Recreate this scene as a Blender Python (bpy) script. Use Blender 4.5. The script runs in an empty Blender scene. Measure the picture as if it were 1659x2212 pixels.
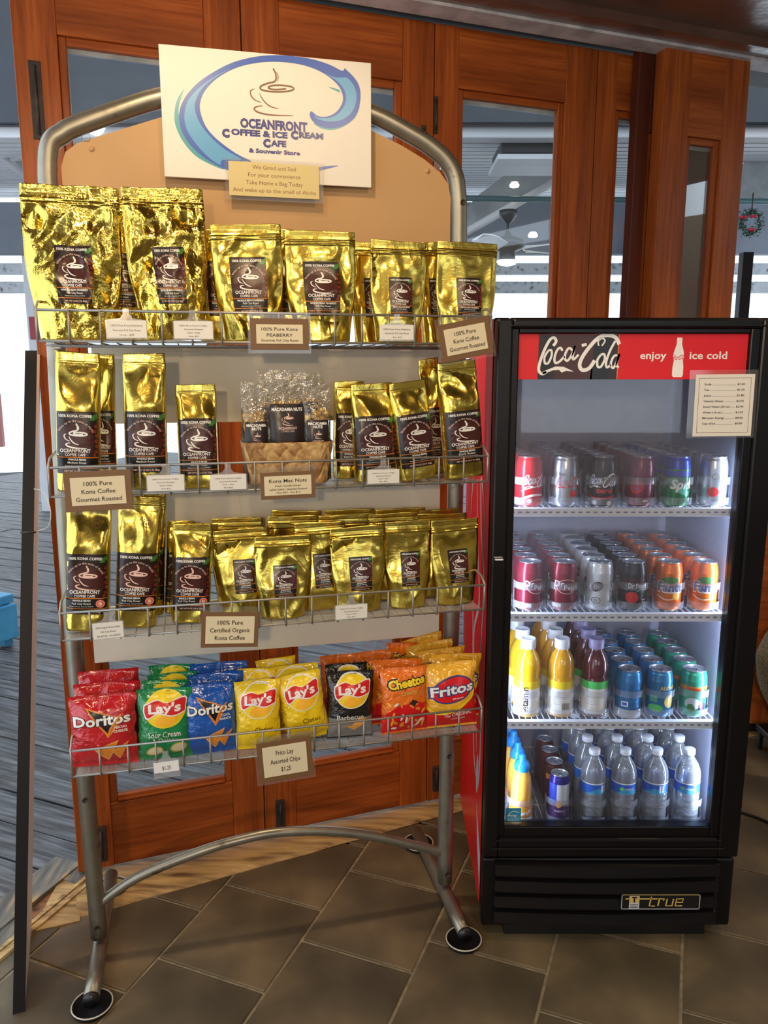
import bpy, bmesh, math, random
from math import sin, cos, pi, radians as rad, sqrt, atan2, hypot
from mathutils import Vector, Matrix, noise
from mathutils.geometry import tessellate_polygon
scn = bpy.context.scene
C = scn.collection
# ------------------------------------------------------------------ camera
CAMH, PITCH, FPX = 1.47, rad(10.5), 1685.0
cd = bpy.data.cameras.new('camera'); cam = bpy.data.objects.new('camera', cd); C.objects.link(cam)
cam.location = (0, 0, CAMH); cam.rotation_euler = (pi / 2 - PITCH, 0, 0)
cd.sensor_fit = 'VERTICAL'; cd.sensor_height = 24.0; cd.lens = 24.0 * FPX / 2212.0
cd.clip_start = 0.02; cd.clip_end = 200
scn.camera = cam
# ------------------------------------------------------------------ world
w = bpy.data.worlds.new('world'); scn.world = w; w.use_nodes = True
nt = w.node_tree; bg = nt.nodes['Background']
WORLD_COL, WORLD_STR = (0.80, 0.90, 1.0, 1), 2.3
bg.inputs[0].default_value = WORLD_COL; bg.inputs[1].default_value = WORLD_STR
# ------------------------------------------------------------------ lamps of the room (warm ceiling spots)
def spot(name, loc, target, watts, col, size_deg, radius=0.03, blend=0.5):
    l = bpy.data.lights.new(name, 'SPOT'); l.energy = watts; l.color = col
    l.spot_size = rad(size_deg); l.spot_blend = blend; l.shadow_soft_size = radius
    o = bpy.data.objects.new(name, l); C.objects.link(o); o.location = loc
    d = Vector(target) - Vector(loc); o.rotation_euler = d.to_track_quat('-Z', 'Y').to_euler()
    return o
WARM = (1.0, 0.72, 0.42)
spot('ceiling_spot', (-0.30, 1.02, 2.40), (-0.30, 1.75, 1.1), 27, WARM, 110, 0.035)
spot('ceiling_spot', (0.55, 0.35, 2.40), (-0.20, 1.75, 1.25), 24, WARM, 95, 0.05)
spot('pendant_spot', (-0.15, -1.7, 1.86), (-0.15, 1.75, 0.75), 95, WARM, 70, 0.06)
spot('ceiling_spot', (-0.35, 1.98, 2.40), (-0.28, 2.0, 0.0), 58, WARM, 100, 0.05)
spot('ceiling_spot', (1.55, 1.55, 2.40), (1.45, 2.0, 0.0), 30, WARM, 110, 0.05)
spot('ceiling_spot', (-1.2, -1.2, 2.40), (-1.2, -1.6, 0.0), 40, WARM, 130, 0.06)
spot('ceiling_spot', (1.6, -1.4, 2.40), (1.6, -1.8, 0.0), 40, WARM, 130, 0.06)
scn.view_settings.view_transform = 'Standard'; scn.view_settings.look = 'None'
scn.view_settings.gamma = 1.0; scn.view_settings.use_curve_mapping = False
scn.view_settings.exposure = 0.0
# ------------------------------------------------------------------ frames of reference
YAW = rad(13.4); RO = Vector((-0.719, 1.741, 0)); RU = Vector((cos(YAW), sin(YAW), 0)); RV = Vector((-sin(YAW), cos(YAW), 0))
DYAW = rad(20.2); DO = Vector((-0.749, 2.108, 0)); DU = Vector((cos(DYAW), sin(DYAW), 0)); DV = Vector((-sin(DYAW), cos(DYAW), 0))
def ray(px, py):
    X = (px - 829.5) / FPX; U = -(py - 1106) / FPX; c, s = cos(PITCH), sin(PITCH)
    return Vector((X, c + U * s, -s + U * c))
def hit(px, py, p0, n):          # where the line of sight of a measured point meets a plane of the room
    o = Vector((0, 0, CAMH)); d = ray(px, py)
    return o + d * ((Vector(p0) - o).dot(n) / d.dot(n))
def rk(px, py, v=0.0):
    p = hit(px, py, RO + RV * v, RV); return (p - RO).dot(RU), p.z
def dk(px, py, v=0.0):
    p = hit(px, py, DO + DV * v, DV); return (p - DO).dot(DU), p.z
def yk(px, py, y):
    return hit(px, py, Vector((0, y, 0)), Vector((0, 1, 0)))
def rw(u, v, z): p = RO + RU * u + RV * v; return Vector((p.x, p.y, z))
def dw(u, v, z): p = DO + DU * u + DV * v; return Vector((p.x, p.y, z))
# ------------------------------------------------------------------ materials
MATS = {}
def mat(name, col, rough=0.5, metal=0.0, spec=0.5, **kw):
    if name in MATS: return MATS[name]
    m = bpy.data.materials.new(name); m.use_nodes = True; MATS[name] = m
    b = m.node_tree.nodes['Principled BSDF']
    b.inputs['Base Color'].default_value = (*col, 1); b.inputs['Roughness'].default_value = rough
    b.inputs['Metallic'].default_value = metal; b.inputs['Specular IOR Level'].default_value = spec
    for k, v in kw.items(): b.inputs[k.replace('_', ' ')].default_value = v
    return m
def nn(m, typ, **kw):
    n = m.node_tree.nodes.new(typ)
    for k, v in kw.items():
        if hasattr(n, k): setattr(n, k, v)
        else: n.inputs[k.replace('_', ' ')].default_value = v
    return n
def lk(m, a, b): m.node_tree.links.new(a, b)
def texco(m, scale=(1, 1, 1), kind='Object'):
    t = nn(m, 'ShaderNodeTexCoord'); p = nn(m, 'ShaderNodeMapping'); p.inputs['Scale'].default_value = scale
    lk(m, t.outputs[kind], p.inputs['Vector']); return p.outputs[0]
def ramp(m, fac, stops):
    r = nn(m, 'ShaderNodeValToRGB'); e = r.color_ramp.elements
    while len(e) < len(stops): e.new(0.5)
    for i, (p, c) in enumerate(stops): e[i].position = p; e[i].color = (*c, 1)
    lk(m, fac, r.inputs[0]); return r.outputs[0]
def bump(m, h, strength, dist, prev=None):
    b = nn(m, 'ShaderNodeBump'); b.inputs['Strength'].default_value = strength; b.inputs['Distance'].default_value = dist
    lk(m, h, b.inputs['Height'])
    if prev: lk(m, prev, b.inputs['Normal'])
    return b.outputs[0]
def P(m): return m.node_tree.nodes['Principled BSDF']
def noisy(name, stops, scale, rough=0.5, detail=5, nscale=1.0, bstr=0.0, bdist=0.002, metal=0.0, spec=0.5, rrough=None, kind='Object', distort=0.0):
    if name in MATS: return MATS[name]
    m = mat(name, stops[0][1], rough, metal, spec)
    v = texco(m, scale, kind); n = nn(m, 'ShaderNodeTexNoise', Scale=nscale, Detail=detail, Distortion=distort); lk(m, v, n.inputs['Vector'])
    lk(m, ramp(m, n.outputs['Fac'], stops), P(m).inputs['Base Color'])
    if bstr: lk(m, bump(m, n.outputs['Fac'], bstr, bdist), P(m).inputs['Normal'])
    if rrough:
        r = nn(m, 'ShaderNodeMapRange'); r.inputs['To Min'].default_value, r.inputs['To Max'].default_value = rrough
        lk(m, n.outputs['Fac'], r.inputs[0]); lk(m, r.outputs[0], P(m).inputs['Roughness'])
    return m
def wood(name, scale, a, b_, c):
    m = mat(name, b_, 0.42, 0, 0.35); n = nn(m, 'ShaderNodeTexNoise', Scale=2.0, Detail=9, Roughness=0.68, Distortion=0.35); lk(m, texco(m, scale), n.inputs['Vector'])
    k = nn(m, 'ShaderNodeTexNoise', Scale=1.6, Detail=3); lk(m, texco(m, tuple(x * 0.22 + 0.2 for x in scale)), k.inputs['Vector'])
    c1 = ramp(m, n.outputs['Fac'], [(0.34, a), (0.52, b_), (0.72, c)]); c2 = ramp(m, k.outputs['Fac'], [(0.3, (0.55, 0.50, 0.48)), (0.65, (1.0, 1.0, 1.0))])
    mx = nn(m, 'ShaderNodeMix', data_type='RGBA', blend_type='MULTIPLY'); mx.inputs[0].default_value = 0.9
    lk(m, c1, mx.inputs[6]); lk(m, c2, mx.inputs[7]); lk(m, mx.outputs[2], P(m).inputs['Base Color'])
    lk(m, bump(m, n.outputs['Fac'], 0.2, 0.0008), P(m).inputs['Normal']); return m
WA, WB, WC = (0.26, 0.050, 0.007), (0.41, 0.096, 0.014), (0.52, 0.140, 0.024)
M_WV = wood('mahogany_upright', (34, 34, 1.6), WA, WB, WC)
M_WH = wood('mahogany_level', (1.6, 34, 34), WA, WB, WC)
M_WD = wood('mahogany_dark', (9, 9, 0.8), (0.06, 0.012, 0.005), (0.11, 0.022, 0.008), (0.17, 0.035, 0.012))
M_SILL = noisy('worn_sill_wood', [(0.3, (0.10, 0.05, 0.02)), (0.5, (0.38, 0.24, 0.09)), (0.7, (0.55, 0.37, 0.15))], (3, 25, 25), 0.6, 6, 2, 0.5, 0.003)
M_TRACK = noisy('worn_track_wood', [(0.35, (0.07, 0.065, 0.06)), (0.55, (0.16, 0.14, 0.11)), (0.72, (0.38, 0.24, 0.09))], (20, 3, 20), 0.6, 6, 2, 0.5, 0.003)
M_RUST = noisy('rusty_slot', [(0.35, (0.03, 0.02, 0.012)), (0.6, (0.22, 0.09, 0.03))], (30, 30, 30), 0.7, 4)
M_TILE = noisy('slate_tile', [(0.30, (0.046, 0.036, 0.021)), (0.5, (0.105, 0.078, 0.043)), (0.68, (0.18, 0.128, 0.066))], (2.2, 2.2, 2.2), 0.45, 10, 1.6, 0.25, 0.0015, rrough=(0.34, 0.6), kind='Object', distort=0.4)
M_GROUT = noisy('grout', [(0.4, (0.20, 0.165, 0.11)), (0.6, (0.29, 0.235, 0.155))], (40, 40, 40), 0.85, 3)
def plank_mat():
    m = mat('weathered_deck', (0.2, 0.2, 0.21), 0.55)
    v = texco(m, (1.2, 22, 10)); n = nn(m, 'ShaderNodeTexNoise', Scale=3.0, Detail=9, Distortion=0.5); lk(m, v, n.inputs['Vector'])
    v2 = texco(m, (1.5, 6, 3)); n2 = nn(m, 'ShaderNodeTexNoise', Scale=2.5, Detail=4); lk(m, v2, n2.inputs['Vector'])
    c1 = ramp(m, n.outputs['Fac'], [(0.30, (0.018, 0.018, 0.020)), (0.50, (0.088, 0.090, 0.098)), (0.74, (0.20, 0.205, 0.22))])
    c2 = ramp(m, n2.outputs['Fac'], [(0.44, (1, 1, 1)), (0.62, (0.42, 0.36, 0.30))])
    mx = nn(m, 'ShaderNodeMix', data_type='RGBA', blend_type='MULTIPLY'); mx.inputs[0].default_value = 0.75
    lk(m, c1, mx.inputs[6]); lk(m, c2, mx.inputs[7]); lk(m, mx.outputs[2], P(m).inputs['Base Color'])
    lk(m, bump(m, n.outputs['Fac'], 0.5, 0.004), P(m).inputs['Normal']); return m
M_DECK = plank_mat()
M_BROWN = noisy('glossy_brown_paint', [(0.3, (0.085, 0.038, 0.028)), (0.7, (0.12, 0.055, 0.04))], (3, 3, 3), 0.3, 4, 2, 0.8, 0.02, spec=0.8)
P(M_BROWN).inputs['Coat Weight'].default_value = 1.0; P(M_BROWN).inputs['Coat Roughness'].default_value = 0.34
M_PAINTW = noisy('worn_white_paint', [(0.3, (0.35, 0.35, 0.38)), (0.6, (0.62, 0.62, 0.66))], (8, 8, 8), 0.5, 5, 2, 0.3, 0.003)
M_BLACK = mat('black_paint', (0.008, 0.008, 0.009), 0.32, 0, 0.5)
M_BLACKM = noisy('black_board_edge', [(0.3, (0.006, 0.005, 0.006)), (0.7, (0.010, 0.008, 0.010))], (6, 6, 6), 0.5, spec=0.3)
M_IRON = noisy('rusty_iron', [(0.3, (0.012, 0.009, 0.008)), (0.7, (0.045, 0.03, 0.022))], (40, 40, 40), 0.6, 4, 1, 0.5, 0.002)
def tube_mat():
    m = mat('silver_lacquer', (0.36, 0.35, 0.32), 0.38, 0.8)
    n = nn(m, 'ShaderNodeTexNoise', Scale=3.0, Detail=6); lk(m, texco(m, (7, 7, 7)), n.inputs['Vector'])
    lk(m, ramp(m, n.outputs['Fac'], [(0.27, (0.10, 0.06, 0.03)), (0.36, (0.26, 0.24, 0.19)), (0.8, (0.34, 0.32, 0.26))]), P(m).inputs['Base Color'])
    return m
M_TUBE = tube_mat()
M_WIRE = mat('wire_grey', (0.33, 0.31, 0.28), 0.4, 0.6)
M_TAN = noisy('tan_board', [(0.3, (0.42, 0.245, 0.105)), (0.7, (0.50, 0.30, 0.13))], (3, 3, 3), 0.6, 3)
M_WBOARD = noisy('cream_board', [(0.3, (0.66, 0.61, 0.51)), (0.7, (0.72, 0.67, 0.57))], (3, 3, 3), 0.5, 3)
M_LINER = mat('shelf_liner', (0.50, 0.50, 0.50), 0.25, 0, 0.5, Alpha=0.30)
def clear(name, tint=(1, 1, 1), gloss=0.08, rough=0.03, milk=0.0):
    m = bpy.data.materials.new(name); m.use_nodes = True; MATS[name] = m; t = m.node_tree; t.nodes.clear()
    out = t.nodes.new('ShaderNodeOutputMaterial'); tr = t.nodes.new('ShaderNodeBsdfTransparent'); gl = t.nodes.new('ShaderNodeBsdfGlossy')
    tr.inputs[0].default_value = (*tint, 1); gl.inputs['Roughness'].default_value = rough
    fr = t.nodes.new('ShaderNodeFresnel'); fr.inputs[0].default_value = 1.45
    mul = t.nodes.new('ShaderNodeMath'); mul.operation = 'ADD'; mul.inputs[1].default_value = gloss - 0.04; mul.use_clamp = True
    t.links.new(fr.outputs[0], mul.inputs[0])
    mx = t.nodes.new('ShaderNodeMixShader'); t.links.new(mul.outputs[0], mx.inputs[0]); t.links.new(tr.outputs[0], mx.inputs[1]); t.links.new(gl.outputs[0], mx.inputs[2])
    last = mx
    if milk:
        d = t.nodes.new('ShaderNodeBsdfDiffuse'); d.inputs[0].default_value = (0.85, 0.88, 0.92, 1)
        m2 = t.nodes.new('ShaderNodeMixShader'); m2.inputs[0].default_value = milk
        t.links.new(mx.outputs[0], m2.inputs[1]); t.links.new(d.outputs[0], m2.inputs[2]); last = m2
    t.links.new(last.outputs[0], out.inputs[0]); return m
M_GLASS = clear('window_glass', (0.93, 0.96, 0.97), 0.06, 0.02, 0.012)
M_CELLO = clear('cellophane', (0.99, 0.97, 0.93), 0.10, 0.12, 0.02)
def cello_bump():
    m = M_CELLO; t = m.node_tree; n = t.nodes.new('ShaderNodeTexNoise'); n.inputs['Scale'].default_value = 38; n.inputs['Detail'].default_value = 3
    b = t.nodes.new('ShaderNodeBump'); b.inputs['Strength'].default_value = 1.0; b.inputs['Distance'].default_value = 0.01
    tc = t.nodes.new('ShaderNodeTexCoord'); t.links.new(tc.outputs['Object'], n.inputs['Vector'])
    t.links.new(n.outputs['Fac'], b.inputs['Height'])
    for x in t.nodes:
        if x.type == 'BSDF_GLOSSY': t.links.new(b.outputs[0], x.inputs['Normal'])
cello_bump()
M_PET = clear('clear_bottle', (0.93, 0.97, 1.0), 0.16, 0.08, 0.20)
M_DIVIDER = clear('clear_divider_plastic', (0.96, 0.97, 1.0), 0.06, 0.1, 0.16)
M_SLEEVE = clear('clear_sleeve', (1, 1, 1), 0.05, 0.06, 0.04)
def fog_glass():          # cooler pane: clear glass with condensation where the cold shelves are
    m = clear('misted_glass', (0.97, 0.98, 1.0), 0.05, 0.02); t = m.node_tree
    out = [n for n in t.nodes if n.type == 'OUTPUT_MATERIAL'][0]; src = out.inputs[0].links[0].from_socket
    tc = t.nodes.new('ShaderNodeTexCoord'); sx = t.nodes.new('ShaderNodeSeparateXYZ'); t.links.new(tc.outputs['Object'], sx.inputs[0])
    r = t.nodes.new('ShaderNodeValToRGB'); e = r.color_ramp.elements
    zs = [(0.30, 0.01), (0.60, 0.03), (0.86, 0.02), (0.99, 0.14), (1.10, 0.22), (1.15, 0.06), (1.28, 0.20), (1.44, 0.10)]
    while len(e) < len(zs): e.new(0.5)
    for i, (z, f) in enumerate(zs): e[i].position = z / 1.6; e[i].color = (f, f, f, 1)
    dv = t.nodes.new('ShaderNodeMath'); dv.operation = 'DIVIDE'; dv.inputs[1].default_value = 1.6
    t.links.new(sx.outputs[2], dv.inputs[0]); t.links.new(dv.outputs[0], r.inputs[0])
    n = t.nodes.new('ShaderNodeTexNoise'); n.inputs['Scale'].default_value = 7; n.inputs['Detail'].default_value = 4; t.links.new(tc.outputs['Object'], n.inputs['Vector'])
    r2 = t.nodes.new('ShaderNodeMapRange'); r2.inputs[1].default_value = 0.35; r2.inputs[2].default_value = 0.7; r2.inputs[3].default_value = 0.45; r2.inputs[4].default_value = 1.15
    t.links.new(n.outputs['Fac'], r2.inputs[0])
    vo = t.nodes.new('ShaderNodeTexVoronoi'); vo.inputs['Scale'].default_value = 330; t.links.new(tc.outputs['Object'], vo.inputs['Vector'])
    lt = t.nodes.new('ShaderNodeMapRange'); lt.inputs[1].default_value = 0.2; lt.inputs[2].default_value = 0.5; lt.inputs[3].default_value = 0.6; lt.inputs[4].default_value = 1.1
    t.links.new(vo.outputs['Distance'], lt.inputs[0])
    m1 = t.nodes.new('ShaderNodeMath'); m1.operation = 'MULTIPLY'; t.links.new(r.outputs[0], m1.inputs[0]); t.links.new(r2.outputs[0], m1.inputs[1])
    m2 = t.nodes.new('ShaderNodeMath'); m2.operation = 'MULTIPLY'; t.links.new(m1.outputs[0], m2.inputs[0]); t.links.new(lt.outputs[0], m2.inputs[1]); m2.use_clamp = True
    d = t.nodes.new('ShaderNodeBsdfDiffuse'); d.inputs[0].default_value = (0.40, 0.41, 0.48, 1)
    tl = t.nodes.new('ShaderNodeBsdfTranslucent'); tl.inputs[0].default_value = (0.45, 0.47, 0.56, 1)
    ad = t.nodes.new('ShaderNodeMixShader'); ad.inputs[0].default_value = 0.5; t.links.new(d.outputs[0], ad.inputs[1]); t.links.new(tl.outputs[0], ad.inputs[2])
    mx = t.nodes.new('ShaderNodeMixShader'); t.links.new(m2.outputs[0], mx.inputs[0]); t.links.new(src, mx.inputs[1]); t.links.new(ad.outputs[0], mx.inputs[2])
    t.links.new(mx.outputs[0], out.inputs[0]); return m
M_FOG = fog_glass()
def foil(name, col, rough, b1, b2, sc=1.0):
    m = mat(name, col, rough, 1.0)
    v = texco(m, (sc, sc, sc))
    n = nn(m, 'ShaderNodeTexNoise', Scale=16.0, Detail=4, Distortion=1.2); lk(m, v, n.inputs['Vector'])
    q = nn(m, 'ShaderNodeTexNoise', Scale=55.0, Detail=3, Distortion=0.8); lk(m, v, q.inputs['Vector'])
    a = bump(m, n.outputs['Fac'], b1, 0.02); lk(m, bump(m, q.outputs['Fac'], b2, 0.006, a), P(m).inputs['Normal']); return m
GOLD = (0.76, 0.585, 0.115)
M_GOLD = foil('gold_foil', GOLD, 0.22, 0.12, 0.03)
M_GOLDC = foil('crinkled_gold_foil', (0.80, 0.61, 0.12), 0.18, 0.30, 0.22)
def emit(name, col, s):
    if name in MATS: return MATS[name]
    m = mat(name, col, 0.5); P(m).inputs['Emission Color'].default_value = (*col, 1); P(m).inputs['Emission Strength'].default_value = s; return m
# flat print inks
INK = dict(black=(0.008, 0.006, 0.006), dark=(0.020, 0.009, 0.008), maroon=(0.055, 0.012, 0.009), red=(0.60, 0.012, 0.015), white=(0.80, 0.78, 0.74), pink=(0.80, 0.52, 0.42),
    orange=(0.70, 0.22, 0.03), green=(0.05, 0.20, 0.04), bean=(0.20, 0.02, 0.012), seal=(0.70, 0.13, 0.09), cream=(0.80, 0.70, 0.45), brown=(0.20, 0.09, 0.03), ink=(0.03, 0.02, 0.012),
    navy=(0.035, 0.04, 0.20), wave=(0.045, 0.11, 0.42), sky=(0.10, 0.33, 0.58), teal=(0.06, 0.32, 0.36), coffee=(0.20, 0.085, 0.035), card=(0.84, 0.80, 0.74), ochre=(0.62, 0.52, 0.22),
    yellow=(0.85, 0.62, 0.02), sun=(0.90, 0.45, 0.03), lred=(0.62, 0.01, 0.012), cokered=(0.72, 0.006, 0.012), blue=(0.02, 0.12, 0.55), grey=(0.22, 0.22, 0.22), chip=(0.78, 0.36, 0.08),
    cheddar=(0.75, 0.25, 0.03), lime=(0.10, 0.62, 0.14), gold=(0.62, 0.45, 0.12), cyan=(0.05, 0.35, 0.60), mauve=(0.30, 0.05, 0.11), purple=(0.06, 0.02, 0.10), lgreen=(0.10, 0.42, 0.30), silver=(0.55, 0.55, 0.57), royal=(0.03, 0.06, 0.45))
def ink(k): return mat('print_' + k, INK[k], 0.30)
# ------------------------------------------------------------------ objects
def link(o, parent=None):
    C.objects.link(o)
    if parent: o.parent = parent
    return o
def tag(o, label=None, cat=None, group=None, kind=None):
    if label: o['label'] = label
    if cat: o['category'] = cat
    if group: o['group'] = group
    if kind: o['kind'] = kind
    return o
def empty(name, loc, rz=0.0, rx=0.0, ry=0.0):
    o = bpy.data.objects.new(name, None); o.empty_display_size = 0.05; link(o); o.location = loc; o.rotation_euler = (rx, ry, rz); return o
def dup(root):
    r = root.copy(); link(r)
    for k in ('group', 'label', 'category'): pass
    for ch in list(root.children):
        c = ch.copy(); link(c, r)
        for g in list(ch.children): link(g.copy(), c)
    return r
class MB:
    def __init__(s): s.v = []; s.f = []; s.m = []; s.sm = []; s.mats = []
    def mi(s, m):
        if m not in s.mats: s.mats.append(m)
        return s.mats.index(m)
    def add(s, vs, fs, m, smooth=False):
        o = len(s.v); s.v += [tuple(v) for v in vs]; k = s.mi(m)
        for f in fs: s.f.append([i + o for i in f]); s.m.append(k); s.sm.append(smooth)
    def box(s, x0, x1, y0, y1, z0, z1, m, M=None):
        vs = [Vector(p) for p in ((x0, y0, z0), (x1, y0, z0), (x1, y1, z0), (x0, y1, z0), (x0, y0, z1), (x1, y0, z1), (x1, y1, z1), (x0, y1, z1))]
        if M: vs = [M @ v for v in vs]
        s.add(vs, [(3, 2, 1, 0), (4, 5, 6, 7), (0, 1, 5, 4), (1, 2, 6, 5), (2, 3, 7, 6), (3, 0, 4, 7)], m); return s
    def bbox(s, x0, x1, y0, y1, z0, z1, m, b=0.003):   # box with chamfered edges
        bm = bmesh.new(); bmesh.ops.create_cube(bm, size=1.0)
        for v in bm.verts: v.co = Vector(((x0 + x1) / 2 + v.co.x * (x1 - x0), (y0 + y1) / 2 + v.co.y * (y1 - y0), (z0 + z1) / 2 + v.co.z * (z1 - z0)))
        bmesh.ops.bevel(bm, geom=bm.edges[:], offset=b, segments=2, affect='EDGES', profile=0.5)
        bm.verts.index_update(); s.add([v.co[:] for v in bm.verts], [[v.index for v in f.verts] for f in bm.faces], m, False); bm.free(); return s
    def tube(s, pts, r, m, n=12, caps=True, closed=False):
        pts = [Vector(p) for p in pts]; rings = []; N = len(pts)
        up = None; vs = []
        for i, p in enumerate(pts):
            if closed: d = pts[(i + 1) % N] - pts[i - 1]
            else: d = pts[min(i + 1, N - 1)] - pts[max(i - 1, 0)]
            d.normalize()
            if up is None: up = Vector((0, 0, 1)) if abs(d.z) < 0.9 else Vector((0, 1, 0))
            a = d.cross(up); a.normalize(); b = a.cross(d); b.normalize(); up = b
            rr = r[i] if isinstance(r, (list, tuple)) else r
            for k in range(n):
                t = 2 * pi * k / n; vs.append(p + a * (cos(t) * rr) + b * (sin(t) * rr))
        fs = []
        for i in range(N if closed else N - 1):
            j = (i + 1) % N
            for k in range(n):
                k2 = (k + 1) % n; fs.append((i * n + k, i * n + k2, j * n + k2, j * n + k))
        if caps and not closed: fs.append(tuple(range(n))[::-1]); fs.append(tuple((N - 1) * n + k for k in range(n)))
        s.add(vs, fs, m, True); return s
    def lathe(s, prof, m, n=24, c=(0, 0, 0), smooth=True, mfun=None):
        vs = []; N = len(prof)
        for (r, z) in prof:
            for k in range(n): t = 2 * pi * k / n; vs.append((c[0] + r * cos(t), c[1] + r * sin(t), c[2] + z))
        o = len(s.v); s.v += vs
        for i in range(N - 1):
            mm = mfun(i) if mfun else m
            for k in range(n):
                k2 = (k + 1) % n; s.f.append([o + i * n + k, o + i * n + k2, o + (i + 1) * n + k2, o + (i + 1) * n + k]); s.m.append(s.mi(mm)); s.sm.append(smooth)
        return s
    def disc(s, r, z, m, n=24, c=(0, 0), up=True):
        s.add([(c[0] + r * cos(2 * pi * k / n), c[1] + r * sin(2 * pi * k / n), z) for k in range(n)], [tuple(range(n)) if up else tuple(range(n))[::-1]], m); return s
    def prism(s, poly, y0, y1, m):      # polygon in x,z extruded along y
        n = len(poly); vs = [(x, y0, z) for x, z in poly] + [(x, y1, z) for x, z in poly]
        tris = tessellate_polygon([[Vector((x, z, 0)) for x, z in poly]])
        fs = [tuple(t) for t in tris] + [tuple(i + n for i in t)[::-1] for t in tris] + [(i, (i + 1) % n, n + (i + 1) % n, n + i) for i in range(n)]
        s.add(vs, fs, m); return s
    def mesh(s, name):
        me = bpy.data.meshes.new(name); me.from_pydata(s.v, [], s.f)
        for m in s.mats: me.materials.append(m)
        me.polygons.foreach_set('material_index', s.m); me.polygons.foreach_set('use_smooth', s.sm); me.update(); return me
    def build(s, name, parent=None, fix=True):
        me = s.mesh(name)
        if fix:
            bm = bmesh.new(); bm.from_mesh(me); bmesh.ops.recalc_face_normals(bm, faces=bm.faces[:]); bm.to_mesh(me); bm.free()
        o = bpy.data.objects.new(name, me); link(o, parent); return o
def structure(o): o['kind'] = 'structure'; return o
# ------------------------------------------------------------------ flat print
TXT = {}
def text_geo(s, bold=0.0):
    k = (s, bold)
    if k in TXT: return TXT[k]
    cu = bpy.data.curves.new('t', 'FONT'); cu.body = s; cu.size = 1.0; cu.offset = bold; cu.resolution_u = 2; cu.fill_mode = 'FRONT'
    o = bpy.data.objects.new('t', cu); C.objects.link(o); bpy.context.view_layer.update()
    me = bpy.data.meshes.new_from_object(o.evaluated_get(bpy.context.evaluated_depsgraph_get()))
    me.calc_loop_triangles(); vs = [(v.co.x, v.co.y) for v in me.vertices]; tr = [tuple(t.vertices) for t in me.loop_triangles]
    bpy.data.objects.remove(o); bpy.data.curves.remove(cu); bpy.data.meshes.remove(me)
    if vs:
        x0 = min(v[0] for v in vs); x1 = max(v[0] for v in vs); vs = [(x - x0, y) for x, y in vs]; wd = x1 - x0
    else: wd = 0.0
    TXT[k] = (vs, tr, wd); return TXT[k]
def crom(pts, n=6):
    out = []; N = len(pts)
    for i in range(N - 1):
        p0, p1, p2, p3 = pts[max(i - 1, 0)], pts[i], pts[i + 1], pts[min(i + 2, N - 1)]
        for j in range(n):
            t = j / n
            out.append(tuple(0.5 * ((2 * p1[a]) + (-p0[a] + p2[a]) * t + (2 * p0[a] - 5 * p1[a] + 4 * p2[a] - p3[a]) * t * t + (-p0[a] + 3 * p1[a] - 3 * p2[a] + p3[a]) * t ** 3) for a in range(len(p1))))
    out.append(tuple(pts[-1])); return out
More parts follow.
